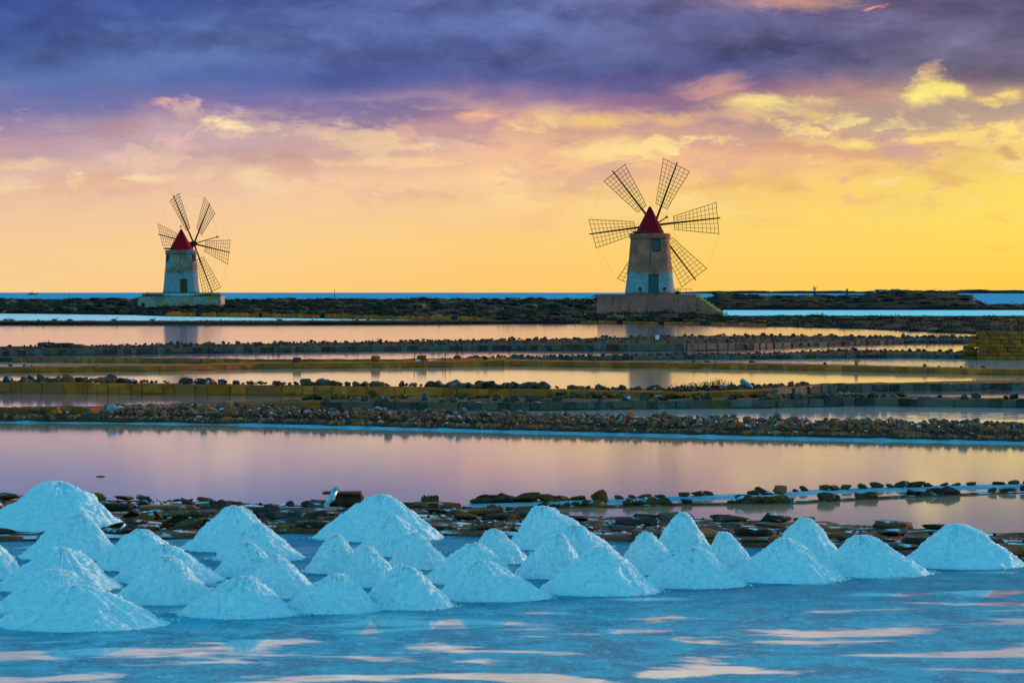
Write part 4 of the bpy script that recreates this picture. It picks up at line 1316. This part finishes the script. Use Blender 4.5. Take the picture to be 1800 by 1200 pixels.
def ground_at(px, py, d0=690, d1=790):
    """nearest land point on this picture ray"""
    best = None
    for d in np.arange(d0, d1, 1.0):
        zz = land_z(px, d)
        yy = HY + (H - zz) / d * F
        if best is None or abs(yy - py) < best[0]: best = (abs(yy - py), d, zz)
    return best[1], best[2]
d_, z_ = ground_at(1432, 520); person(1432, d_, 1.9 * d_ / 700, 'person in a pale shirt and dark trousers with both arms raised on the far bank', 'arms_up', z_ - .02)
d_, z_ = ground_at(1489, 515.5); person(1489, d_, 1.5 * d_ / 700, 'person in dark clothes standing at the left end of the mound', 'down', z_ - .02)
for o_ in list(COL.objects):
    if o_.name.startswith('boat') and 'dinghy' in o_.get('label', ''):
        dq, zq = ground_at(1502, 524.5); o_.location = (X(1502, dq - 1), dq - 1, zq + .15)

# van behind the mound --------------------------------------------
dq, zq = ground_at(1546, 512, 730, 800)
dv = dq + 4; kv = dv / F
vr = empty('van', (X(1546, dv), dv, max(.5, land_z(1546, dv)) - .3), 'boxy blue grey van parked half hidden behind the mound', 'van')
m = MB()
L_, W_, T_ = 3.3, 1.8, 1.75
side = [(-L_ / 2, .3), (-L_ / 2, .95), (-L_ / 2 + .45, 1.15), (-L_ / 2 + .8, T_), (L_ / 2, T_ - .05), (L_ / 2 + .03, .3)]
vs_ = [(a, -W_ / 2, b) for a, b in side] + [(a, W_ / 2, b) for a, b in side]
npl = len(side)
m.add(vs_, [tuple(range(npl)), tuple(range(2 * npl - 1, npl - 1, -1))] + [(i, npl + i, npl + (i + 1) % npl, (i + 1) % npl) for i in range(npl)])
link('body', bevel_mesh(m.mesh('body', M['van_paint']), .04), vr)
m = MB(); m.add([(-L_ / 2 + .5, -.75, 1.2), (-L_ / 2 + .5, .75, 1.2), (-L_ / 2 + .77, .7, 1.66), (-L_ / 2 + .77, -.7, 1.66)], [(0, 1, 2, 3)])
m.v = [(a - .03, b, c + .02) for a, b, c in m.v]; m.build('windscreen', M['dark_glass'], vr)
m = MB(); m.box((-L_ / 2 + 1.15, -W_ / 2 - .01, 1.35), (.6, .03, .4)); m.build('side_window', M['dark_glass'], vr)
for wx_ in (-1.1, 1.1):
    for wy_ in (-.85, .85):
        m = MB(); m.tube((wx_, wy_ - .1, .3), (wx_, wy_ + .1, .3), .3, .3, 16); w_ = m.build('wheel', M['rubber'], vr)
        m = MB(); m.tube((wx_, wy_ - .11, .3), (wx_, wy_ + .11, .3), .16, .16, 12); m.build('rim', M['steel'], w_)
vr.location.z = Z(508.5, dv) - T_
# tarpaulin heap right of it
dq, zq = ground_at(1575, 513, 730, 800)
q = empty('tarpaulin_heap', (X(1575, dq), dq, zq - .15), 'blue green tarpaulin stretched over a low heap right of the van', 'tarpaulin')
m = MB(); vs_, fs_ = [], []
for i in range(13):
    for j in range(7):
        a, b = i / 12 * 2 - 1, j / 6 * 2 - 1
        vs_.append((a * 1.9, b * 1.2, .75 * max(0, 1 - abs(b) ** 2) * (1 - abs(a) ** 4) * (1 + .15 * mnoise.noise(Vector((a * 3, b * 3, 0))))))
for i in range(12):
    for j in range(6): fs_.append((i * 7 + j, (i + 1) * 7 + j, (i + 1) * 7 + j + 1, i * 7 + j + 1))
m.add(vs_, fs_); m.build('sheet', M['tarp'], q, True)
m = MB(); m.tube((-1.9, -1.25, .03), (1.9, -1.25, .03), .05); m.build('weight_pole', M['dark_wood'], q)

# ------------------------------------------------------------------ gulls on the thin dyke
def gull_parts(k):
    body = MB(); body.lathe([(.01, -.34), (.06, -.26), (.11, -.1), (.12, .05), (.08, .18), (.045, .26)], 10)
    return body
def make_gull(px, yfoot, face, label, peck=False):
    d = dist(yfoot, .10) ; z0 = .10
    k = 10.5 / F * d / .62
    r = empty('gull', (X(px, d), d, z0), label, 'bird', 'gulls standing on the thin dyke')
    r.scale = (k * face, k, k)
    m = MB(); m.lathe([(.01, -.34), (.06, -.26), (.11, -.1), (.12, .05), (.08, .18), (.03, .25)], 10)
    vs_ = [(p[2], p[1], .30 + p[0] * .95) for p in m.v]
    b = MB(); b.add(vs_, m.f)
    hz, hx = (.16, .42) if peck else (.50, .27)
    b.tube((.16, 0, .33), (hx - .02, 0, hz), .06, .045, 8)
    link('body', b.mesh('body', M['feather_white'], True), r)
    h_ = MB(); h_.lathe([(.01, -.06), (.045, -.03), (.055, .01), (.03, .05)], 8, (hx, 0, hz)); hd = h_.build('head', M['feather_white'], r, True)
    bk = MB(); bk.tube((hx + .04, 0, hz), (hx + (.10 if peck else .15), 0, hz - (.08 if peck else .02)), .018, .006, 5); bk.build('beak', M['beak'], hd)
    for sg in (-1, 1):
        w_ = MB(); w_.add([(.14, sg * .10, .36), (-.1, sg * .13, .40), (-.45, sg * .04, .33), (-.2, sg * .12, .27), (.05, sg * .125, .25)], [(0, 1, 2, 3, 4) if sg < 0 else (4, 3, 2, 1, 0)])
        w_.add([(.14, sg * .08, .35), (-.1, sg * .11, .39), (-.45, sg * .02, .32), (-.2, sg * .10, .26), (.05, sg * .105, .25)], [(4, 3, 2, 1, 0) if sg < 0 else (0, 1, 2, 3, 4)])
        w_.build('wing', M['feather_grey'], r)
        l_ = MB(); l_.tube((.0, sg * .04, .22), (.01, sg * .04, .0), .012, .01, 5); l_.box((.03, sg * .04, .006), (.08, .04, .012)); l_.build('leg', M['beak'], r)
    t_ = MB(); t_.box((-.40, 0, .31), (.2, .07, .02)); t_.build('tail', M['feather_grey'], r)
for px, fc, pk, lb in [(11, 1, False, 'dark gull standing on the thin dyke nearest the left edge'), (21, 1, True, 'crouching gull feeding on the thin dyke, second from the left edge'),
    (97, 1, False, 'gull on the thin dyke, left one of the close pair before the bush crest'), (124, 1, True, 'gull with lowered head on the thin dyke, right one of the close pair'),
    (201, 1, False, 'large dark gull on the thin dyke left of the left windmill'), (269, 1, False, 'gull on the thin dyke just left of the windmill reflection'),
    (490, -1, False, 'single gull on the thin dyke right of the left windmill')]:
    make_gull(px, 567.0, fc, lb, pk)

# ------------------------------------------------------------------ things on the dykes
def on(dk, px, t=.5):
    df, db = dist(dk.foot(px)), dk.db(px); d = df + (db - df) * t
    return X(px, d), d, dk.h(px)
def posts(dk, lst, label, t=.6, mat='dark_wood', name='post'):
    for px, hpx, wpx, lb in lst:
        x_, d, z_ = on(dk, px, t)
        m = MB(); hh_ = hpx / F * d; w_ = wpx / F * d
        m.tube((0, 0, -.08), (random.uniform(-.04, .04), 0, hh_), w_ * .55, w_ * .45, 6)
        o = m.build(name, M[mat], None, loc=(x_, d, z_)); tag(o, lb, 'post', label)
def stone_block(dk, px, wpx, hpx, t, label, mat, name='stone_block', dpt=.5):
    x_, d, z_ = on(dk, px, t); s_ = d / F
    me = block_mesh(mat, random.randrange(6), True)
    o = link(name, me, None, loc=(x_, d, z_ + hpx * s_ * .48), rot=(0, 0, random.uniform(-.2, .2)), scale=(wpx * s_, max(.3, wpx * s_ * dpt), hpx * s_))
    return tag(o, label, 'stone')
posts(D1, [(80, 11, 1.6, 'left one of two short posts on the dark stone landing'), (85.5, 13, 1.6, 'right one of two short posts on the dark stone landing')], 'posts on the stone landing')
posts(D1, [(655, 8, 1.5, 'left post of a pair on the block dyke right of the left windmill'), (664, 8, 1.5, 'right post of a pair on the block dyke right of the left windmill')], 'posts on the block dyke')
x_, d, z_ = on(D1, 106, .6); s_ = d / F
q = empty('stone_landing', (x_, d, z_), 'dark flat stone landing on the far left of the block dyke', 'landing')
for cx_, w_, h_ in ((-24, 32, 9), (8, 34, 8), (30, 22, 5.5)):
    link('slab', block_mesh('dark_rock', random.randrange(6), True), q, loc=(cx_ * s_, 0, h_ * s_ / 2), scale=(w_ * s_, .9, h_ * s_))
posts(D3, [(729, 11, 1.8, 'thin post left of the brown block on the tuff dyke'), (749.5, 11, 1.8, 'thin post right behind the brown block on the tuff dyke'), (778, 8, 1.6, 'left one of three thin posts right of the white sacks'),
           (782, 13, 1.6, 'tallest middle one of three thin posts right of the white sacks'), (792, 6, 2, 'short right one of three thin posts right of the white sacks')], 'posts on the tuff dyke')
stone_block(D3, 660, 16, 11, .6, 'squared brown stone block standing alone on the tuff dyke', 'tuff')
stone_block(D3, 741, 16, 10, .75, 'brown sluice block standing between thin posts', 'tuff')
stone_block(D3, 522, 15, 9, .6, 'single grey boulder on the tuff dyke left of the squared block', 'grey_block', 'boulder')
stone_block(D3, 1505, 3.5, 11, .6, 'small upright brown stone on the tuff dyke far right', 'brown_rock', 'upright_stone', 1)
for px, w_, lb in ((735, 11, 'white sack lying before the brown sluice block'), (760, 14, 'white sack lying right of the brown sluice block')):
    x_, d, z_ = on(D3, px, .3); s_ = d / F
    o = link('sack', rock_mesh('white_sack', 2, True), None, loc=(x_, d, z_ + .05), scale=(w_ * s_ * 1.2, .3, 4.5 * s_)); tag(o, lb, 'sack', 'white sacks on the tuff dyke')
# small pale cat like stones
o = stone_block(D1, 1155, 6, 9, .45, 'small pale upright stone on the block dyke under the right windmill', 'white_sack', 'pale_stone', 1)
# leaning slab, white stone etc.
x_, d, z_ = on(D4, 1312, .6); s_ = d / F
o = link('leaning_slab', block_mesh('tarp', 2, True), None, loc=(x_, d, z_ + 7 * s_), rot=(.5, .62, .2), scale=(26 * s_, .22, 9 * s_)); tag(o, 'pale blue slab leaning on the rocks near the dry bush', 'slab')
x_, d, z_ = on(D6, 197, .35); s_ = d / F
o = link('pale_stone', block_mesh('tarp', 3, True), None, loc=(x_, d, z_ + 7 * s_), rot=(.1, .3, .3), scale=(19 * s_, .4, 20 * s_)); tag(o, 'pale squared stone on the rubble dyke at the left, mirrored in the pan', 'stone')
x_, d, z_ = on(D5, 1497, .8); s_ = d / F
q = empty('broken_planks', (x_, d, z_), 'pair of broken grey planks crossing each other on the stone dyke', 'planks')
m = MB(); m.box((0, 0, 0), (7 * s_, .06, 24 * s_)); m.build('plank', M['grey_block'], q, loc=(-.07, 0, 9 * s_), rot=(0, .45, 0))
m = MB(); m.box((0, 0, 0), (5 * s_, .06, 22 * s_)); m.build('plank', M['grey_block'], q, loc=(.1, .1, 9 * s_), rot=(0, -.5, 0))
x_, d, z_ = on(D5, 1587, .8); s_ = d / F
o = link('notched_stone', rock_mesh('moss_slab', 5, True), None, loc=(x_, d, z_ + 3 * s_), scale=(26 * s_, .5, 13 * s_)); tag(o, 'single olive stone on the stone dyke before the orange pan', 'stone')
# dry bush on D4
x_, d, z_ = on(D4, 1262, .7); s_ = d / F
q = empty('dry_bush', (x_, d, z_), 'dry twiggy bush on the rocks left of the leaning slab', 'bush')
m = MB(); rg = random.Random(9)
for i in range(170):
    a = rg.uniform(-1, 1); m.tube((a * 70 * s_, rg.uniform(-.5, .5), -.05), (a * 78 * s_ + rg.uniform(-.2, .2), rg.uniform(-.6, .6), (1.05 - abs(a)) * 20 * s_ * rg.uniform(.3, 1)), .012, .006, 3)
m.build('twigs', M['dark_wood'], q)
m = MB(); bush_geo(m, (-.3, 0, 0), 1.2, .6, .28, 500, .03, rg); m.build('foliage', M['leaf_dark'], q)

# ------------------------------------------------------------------ stone corner with roof tiles (right edge)
dc = dist(632); s_ = F / dc
x0_, x1_ = X(1716, dc), X(1990, dc)
q = empty('stone_building', ((x0_ + x1_) / 2, dc + 2, 0), 'ruined yellow tuff block building corner at the right edge', 'building')
rowh = 7.1 / s_; nrow = 7
m = MB(); m.box((.35, .25, nrow * rowh / 2 - .1), (x1_ - x0_ - .7, 3.6, nrow * rowh - .15)); m.build('wall_core', M['tuff'], q)
for rw in range(nrow):
    xs = x0_ + (0.0 if rw < 5 else .05) + random.uniform(0, .08)
    while xs < x1_:
        w_ = random.uniform(14, 24) / s_
        link('block', block_mesh('tuff', random.randrange(6)), q, loc=(xs + w_ / 2 - q.location.x, -1.75, rowh * (rw + .5)), rot=(random.uniform(-.02, .02), 0, random.uniform(-.02, .02)), scale=(w_ - .025, .5, rowh - .02))
        xs += w_
# stepped, crumbling left flank
for i, (px, py, w_, h_) in enumerate([(1712, 606, 18, 7), (1705, 611, 14, 6), (1702, 616, 14, 5), (1707, 621, 20, 6), (1718, 600, 16, 8), (1722, 594, 18, 7), (1728, 589, 16, 6), (1712, 628, 26, 8), (1709, 617, 22, 9)]):
    link('block', block_mesh('moss_slab' if i % 2 else 'tuff', i % 6, True), q, loc=(X(px, dc) - q.location.x, -1.6 + .1 * (i % 3), Z(py, dc)), rot=(.05, random.uniform(-.1, .1), random.uniform(-.3, .3)), scale=(w_ / s_, .7, h_ / s_))
rt = empty('roof_tile_stack', (X(1786, dc + .6), dc + .6, Z(584, dc) + .02), 'stack of terracotta roof tiles on top of the stone corner, nearest its left end', 'tiles', 'stacks of roof tiles')
tile = MB(); nn = 7
vs_ = []
for yy in (-.45, .45):
    for rr in (.5, .44):
        for i in range(nn + 1):
            a = math.pi * i / nn; vs_.append((rr * math.cos(a), yy, rr * math.sin(a) * .35))
k = nn + 1; fs_ = []
for i in range(nn):
    fs_ += [(i, i + 1, 2 * k + i + 1, 2 * k + i), (k + i, 3 * k + i, 3 * k + i + 1, k + i + 1), (i, k + i, k + i + 1, i + 1), (2 * k + i, 2 * k + i + 1, 3 * k + i + 1, 3 * k + i)]
tile.add(vs_, fs_); tme = tile.mesh('tile', M['rust_tile'])
def tstack(rt):
    for j in range(2):
        for i in range(7):
            link('tile', tme, rt, loc=((j - .5) * .02 + random.uniform(-.02, .02), j * .5, i * 3.3 / s_), rot=(0, random.uniform(-.06, .1), 0), scale=(17 / s_, .5, .56))
tstack(rt)
rt2 = empty('roof_tile_stack', (X(1804, dc + .7), dc + .7, Z(584, dc) + .02), 'stack of terracotta roof tiles cut by the right edge of the view', 'tiles', 'stacks of roof tiles')
tstack(rt2)

# ------------------------------------------------------------------ things on the foreground dyke
x_, d, z_ = on(D7, 610, .9); s_ = d / F
q = empty('sluice_box', (x_, d, z_ + .01), 'dark stone sluice box with a thin board laid on top, behind the salt heaps', 'sluice')
link('stone_body', block_mesh('slab', 1, True), q, loc=(3 * s_, .25, 10 * s_), scale=(50 * s_, .5, 23 * s_))
link('side_stone', rock_mesh('dark_rock', 4, True), q, loc=(-30 * s_, .2, 3 * s_), scale=(34 * s_, .4, 20 * s_))
m = MB(); m.box((-9 * s_, .1, 23.5 * s_), (67 * s_, .45, 3.4 * s_)); m.build('board', M['red_wood'], q)
x_, d, z_ = on(D7, 584, .84)
q = empty('plastic_tube', (x_ - 9 * s_, d - .35, z_ + .06), 'translucent bluish plastic tube leaning against the sluice box', 'tube')
a_ = Vector((0, 0, 0)); b_ = Vector((17 * s_, .15, 28 * s_))
m = MB(); m.tube(a_, b_, 4.6 * s_, 4.6 * s_, 14); link('tube_body', m.mesh('tube_body', M['plastic'], True), q)
m = MB(); m.tube(b_ - (b_ - a_) * .1, b_ + (b_ - a_) * .07, 6.2 * s_, 6.0 * s_, 14); m.build('cap', M['plastic'], q)
m = MB(); m.tube(a_ - (b_ - a_) * .02, a_ + (b_ - a_) * .06, 5.2 * s_, 5.2 * s_, 14); m.build('end_ring', M['plastic'], q)
x_, d, z_ = on(D7, 756, .99); s_ = d / F
q = empty('tree_stump', (x_, d, z_ + .02), 'dark jagged wooden stump standing on the foreground dyke', 'stump')
m = MB(); rg = random.Random(4)
for i in range(11):
    a = -14 + i * 2.8
    hh_ = rg.uniform(14, 18) + (3 if i == 1 else 0)
    m.tube((a * s_, rg.uniform(-.04, .04), -.02), ((a + rg.uniform(-.6, .6)) * s_, rg.uniform(-.04, .04), hh_ * s_), 2.2 * s_, 1.5 * s_, 5)
m.build('splintered_wood', M['dark_wood'], q)
m = MB(); m.box((0, .02, 6 * s_), (30 * s_, .12, 13 * s_)); m.build('core', M['dark_wood'], q)
# twig floating
d = dist(837.5); s_ = d / F
m = MB(); m.tube((-.07, 0, .005), (.0, 0, .012), .009, .012, 5); m.tube((0, 0, .012), (.06, .02, .006), .012, .006, 5)
o = m.build('floating_twig', M['dark_wood'], None, loc=(X(177, d), d, 0), scale=(1.3, 1, 1)); tag(o, 'small dark twig floating in the big pan above the left salt heaps', 'twig')
# bare white twigs on dyke
x_, d, z_ = on(D7, 285, .8); s_ = d / F
q = empty('salted_twigs', (x_, d, z_), 'salt whitened tangle of twigs on the dark dyke behind the left heaps', 'twigs')
m = MB()
for i in range(26):
    a = Vector((rg.uniform(-16, 16) * s_, rg.uniform(-.1, .1), rg.uniform(0, .03))); m.tube(a, a + Vector((rg.uniform(-8, 8) * s_, rg.uniform(-.05, .05), rg.uniform(.01, 7 * s_))), .007, .004, 4)
m.build('twig', M['salt'], q)

# ------------------------------------------------------------------ salt heaps
# (left px, right px, apex px, apex row, foot row, roundness, label)
heaps = [
 (-28, 226, 103, 846, 935, .30, 'largest salt heap at the back left, set apart behind brown mud mounds'),
 (35, 215, 140, 903, 985, .16, 'salt heap directly in front of the largest back left heap'),
 (165, 335, 245, 930, 1003, .18, 'salt heap right of the one in front of the largest heap, in the second row'),
 (-110, 46, -28, 945, 1018, .18, 'salt heap cut by the left edge, only its right flank in view'),
 (-8, 210, 108, 962, 1041, .22, 'broad salt heap near the left edge with a long ragged right toe'),
 (200, 392, 288, 957, 1026, .2, 'salt heap mostly hidden behind another, third row left, long right flank showing'),
 (198, 378, 294, 977, 1063, .18, 'steep salt heap in front of its half hidden twin, left of centre'),
 (-15, 208, 100, 1001, 1077, .2, 'salt heap right behind the nearest heap at lower left'),
 (-2, 288, 130, 1029, 1109, .22, 'nearest salt heap at the lower left, lowest in the view'),
 (322, 505, 411, 888, 970, .14, 'tall pointed salt heap of the back row, left of centre'),
 (375, 535, 452, 920, 987, .22, 'salt heap leaning on the right flank of the tall back row heap'),
 (372, 500, 434, 953, 1014, .2, 'small salt heap peeking out behind the two left centre heaps'),
 (425, 562, 484, 974, 1052, .24, 'rounded salt heap behind the gap of the two front centre left heaps'),
 (314, 524, 430, 1013, 1087, .18, 'pointed salt heap alone in the front row, second from the left'),
 (556, 778, 668, 869, 952, .14, 'tall salt heap rising highest in the middle, left of the dark stump'),
 (620, 772, 690, 906, 978, .2, 'salt heap overlapping the front right of the tall middle heap'),
 (535, 642, 590, 939, 1008, .22, 'small salt heap at the lower left of the tall middle heap'),
 (680, 792, 730, 936, 1001, .22, 'small salt heap at the lower right of the tall middle heap'),
 (588, 712, 648, 961, 1032, .24, 'rounded salt heap in the second row between two front heaps of the middle'),
 (494, 668, 590, 1008, 1079, .2, 'salt heap in the front row, third from the left'),
 (630, 798, 708, 992, 1072, .18, 'salt heap in the front row, fourth from the left'),
 (820, 930, 868, 929, 991, .22, 'small salt heap of the back row just left of the twin peaked pair'),
 (744, 915, 832, 954, 1027, .22, 'salt heap behind the fifth front heap, its rounded top to the left'),
 (770, 968, 845, 986, 1057, .18, 'salt heap in the front row, fifth from the left, flat toe to the right'),
 (890, 1070, 954, 889, 967, .18, 'tall salt heap of the back row, left peak of the twin pair'),
 (935, 1082, 1008, 922, 978, .22, 'lower salt heap merged with the right flank of the tall back row peak'),
 (902, 1034, 984, 938, 1017, .22, 'salt heap in front of the twin peaked pair'),
 (948, 1160, 1056, 962, 1047, .18, 'large pointed salt heap in the front row right of the middle'),
 (1084, 1202, 1134, 934, 1010, .24, 'salt heap with a rounded shoulder right of the large pointed front heap'),
 (1142, 1256, 1199, 900, 975, .16, 'narrow steep salt heap of the back row right of the middle'),
 (1230, 1334, 1272, 935, 1002, .32, 'flat topped salt heap beside the narrow steep back row heap'),
 (1126, 1310, 1220, 961, 1034, .14, 'evenly conical salt heap in the front row, third from the right'),
 (1345, 1488, 1414, 911, 990, .18, 'back row salt heap with ragged tip behind the two right front heaps'),
 (1278, 1484, 1378, 947, 1024, .16, 'front row salt heap overlapping the ragged tipped back heap'),
 (1442, 1634, 1512, 941, 1014, .24, 'salt heap with its peak to the left, second from the right'),
 (1586, 1798, 1682, 920, 1000, .30, 'broad rounded salt heap at the far right'),
]
def heap(pl, pr, pa, ya, yf, rnd, label, seed):
    df = dist(yf)
    if yf < 940: zb = .05; df = dist(yf, zb)
    else: zb = 0.0
    dc_ = df
    for _ in range(4):
        R_ = (pr - pl) / 2 / F * dc_
        dc_ = df + R_ * .92
    hz = Z(ya, dc_) - zb
    cxp = (pl + pr) / 2
    cx_ = X(cxp, dc_); ax = X(pa, dc_) - cx_
    o3 = Vector((seed * 3.1, seed * 1.7, seed * .9))
    nr, nt_ = 44, 96
    vs_, fs_ = [], []
    for i in range(nr + 1):
        q_ = (i / nr) ** .92
        for j in range(nt_):
            t = 2 * math.pi * j / nt_
            ct, st = math.cos(t), math.sin(t)
            edge = 1 + .07 * mnoise.noise(Vector((ct * 1.6, st * 1.6, 0)) + o3) + .035 * mnoise.noise(Vector((ct * 7, st * 7, 0)) + o3)
            rr = q_ * R_ * edge * 1.04
            e = rnd + .17
            pr_ = (math.sqrt(1 + e * e) - math.sqrt(q_ * q_ + e * e)) / (math.sqrt(1 + e * e) - e)
            pr_ = max(0, pr_) ** 1.16
            zz = hz * pr_
            px_, py_ = rr * ct + ax * pr_ ** 1.2, rr * st
            p = Vector((px_, py_, zz))
            env = min(1, q_ * 5 + .35) * (.25 + .75 * min(1, (1 - q_) * 8))
            nz1 = mnoise.fractal(p * (2.6 / max(.5, R_)) + o3, 1.0, 2.0, 3)
            rid = mnoise.noise(Vector((ct * 5.5, st * 5.5, zz * 2)) + o3) + .8 * mnoise.noise(Vector((ct * 15, st * 15, zz * 4)) + o3)
            nz2 = mnoise.fractal(p * 20 + o3, .6, 2.0, 4)
            dsp = env * (R_ * (.045 * nz1 + .026 * rid) + .016 * nz2)
            vs_.append((px_ + ct * dsp * .6, py_ + st * dsp * .6, zz + dsp * .9 - (.02 if i == nr else 0)))
    for i in range(nr):
        for j in range(nt_):
            k = (j + 1) % nt_
            fs_.append((i * nt_ + j, (i + 1) * nt_ + j, (i + 1) * nt_ + k, i * nt_ + k))
    # crumbs rolled down the flanks and lying about the foot
    rg = random.Random(seed)
    octv = [(1, 0, 0), (-1, 0, 0), (0, 1, 0), (0, -1, 0), (0, 0, 1), (0, 0, -1)]
    octf = [(0, 2, 4), (2, 1, 4), (1, 3, 4), (3, 0, 4), (2, 0, 5), (1, 2, 5), (3, 1, 5), (0, 3, 5)]
    for _ in range(700):
        if rg.random() < .74:
            vi = rg.randrange(nt_, nr * nt_); b = Vector(vs_[vi]); s_ = rg.uniform(.004, .012)
        else:
            t = rg.uniform(0, 6.283); q_ = R_ * rg.uniform(.98, 1.0 + .22 * rg.random()); b = Vector((q_ * math.cos(t), q_ * math.sin(t), .004)); s_ = rg.uniform(.005, .02)
        k0 = len(vs_)
        for v in octv: vs_.append((b.x + v[0] * s_ * rg.uniform(.6, 1.4), b.y + v[1] * s_ * rg.uniform(.6, 1.4), b.z + v[2] * s_ * rg.uniform(.5, 1.2)))
        fs_ += [tuple(k0 + c for c in f) for f in octf]
    me = mesh_np('salt_heap', vs_, fs_, M['salt'])
    o = link('salt_heap', me, None, loc=(cx_, dc_, zb))
    tag(o, label, 'salt heap', 'salt heaps in rows on the pan')
for i, hp in enumerate(heaps):
    heap(*hp, seed=i + 1)
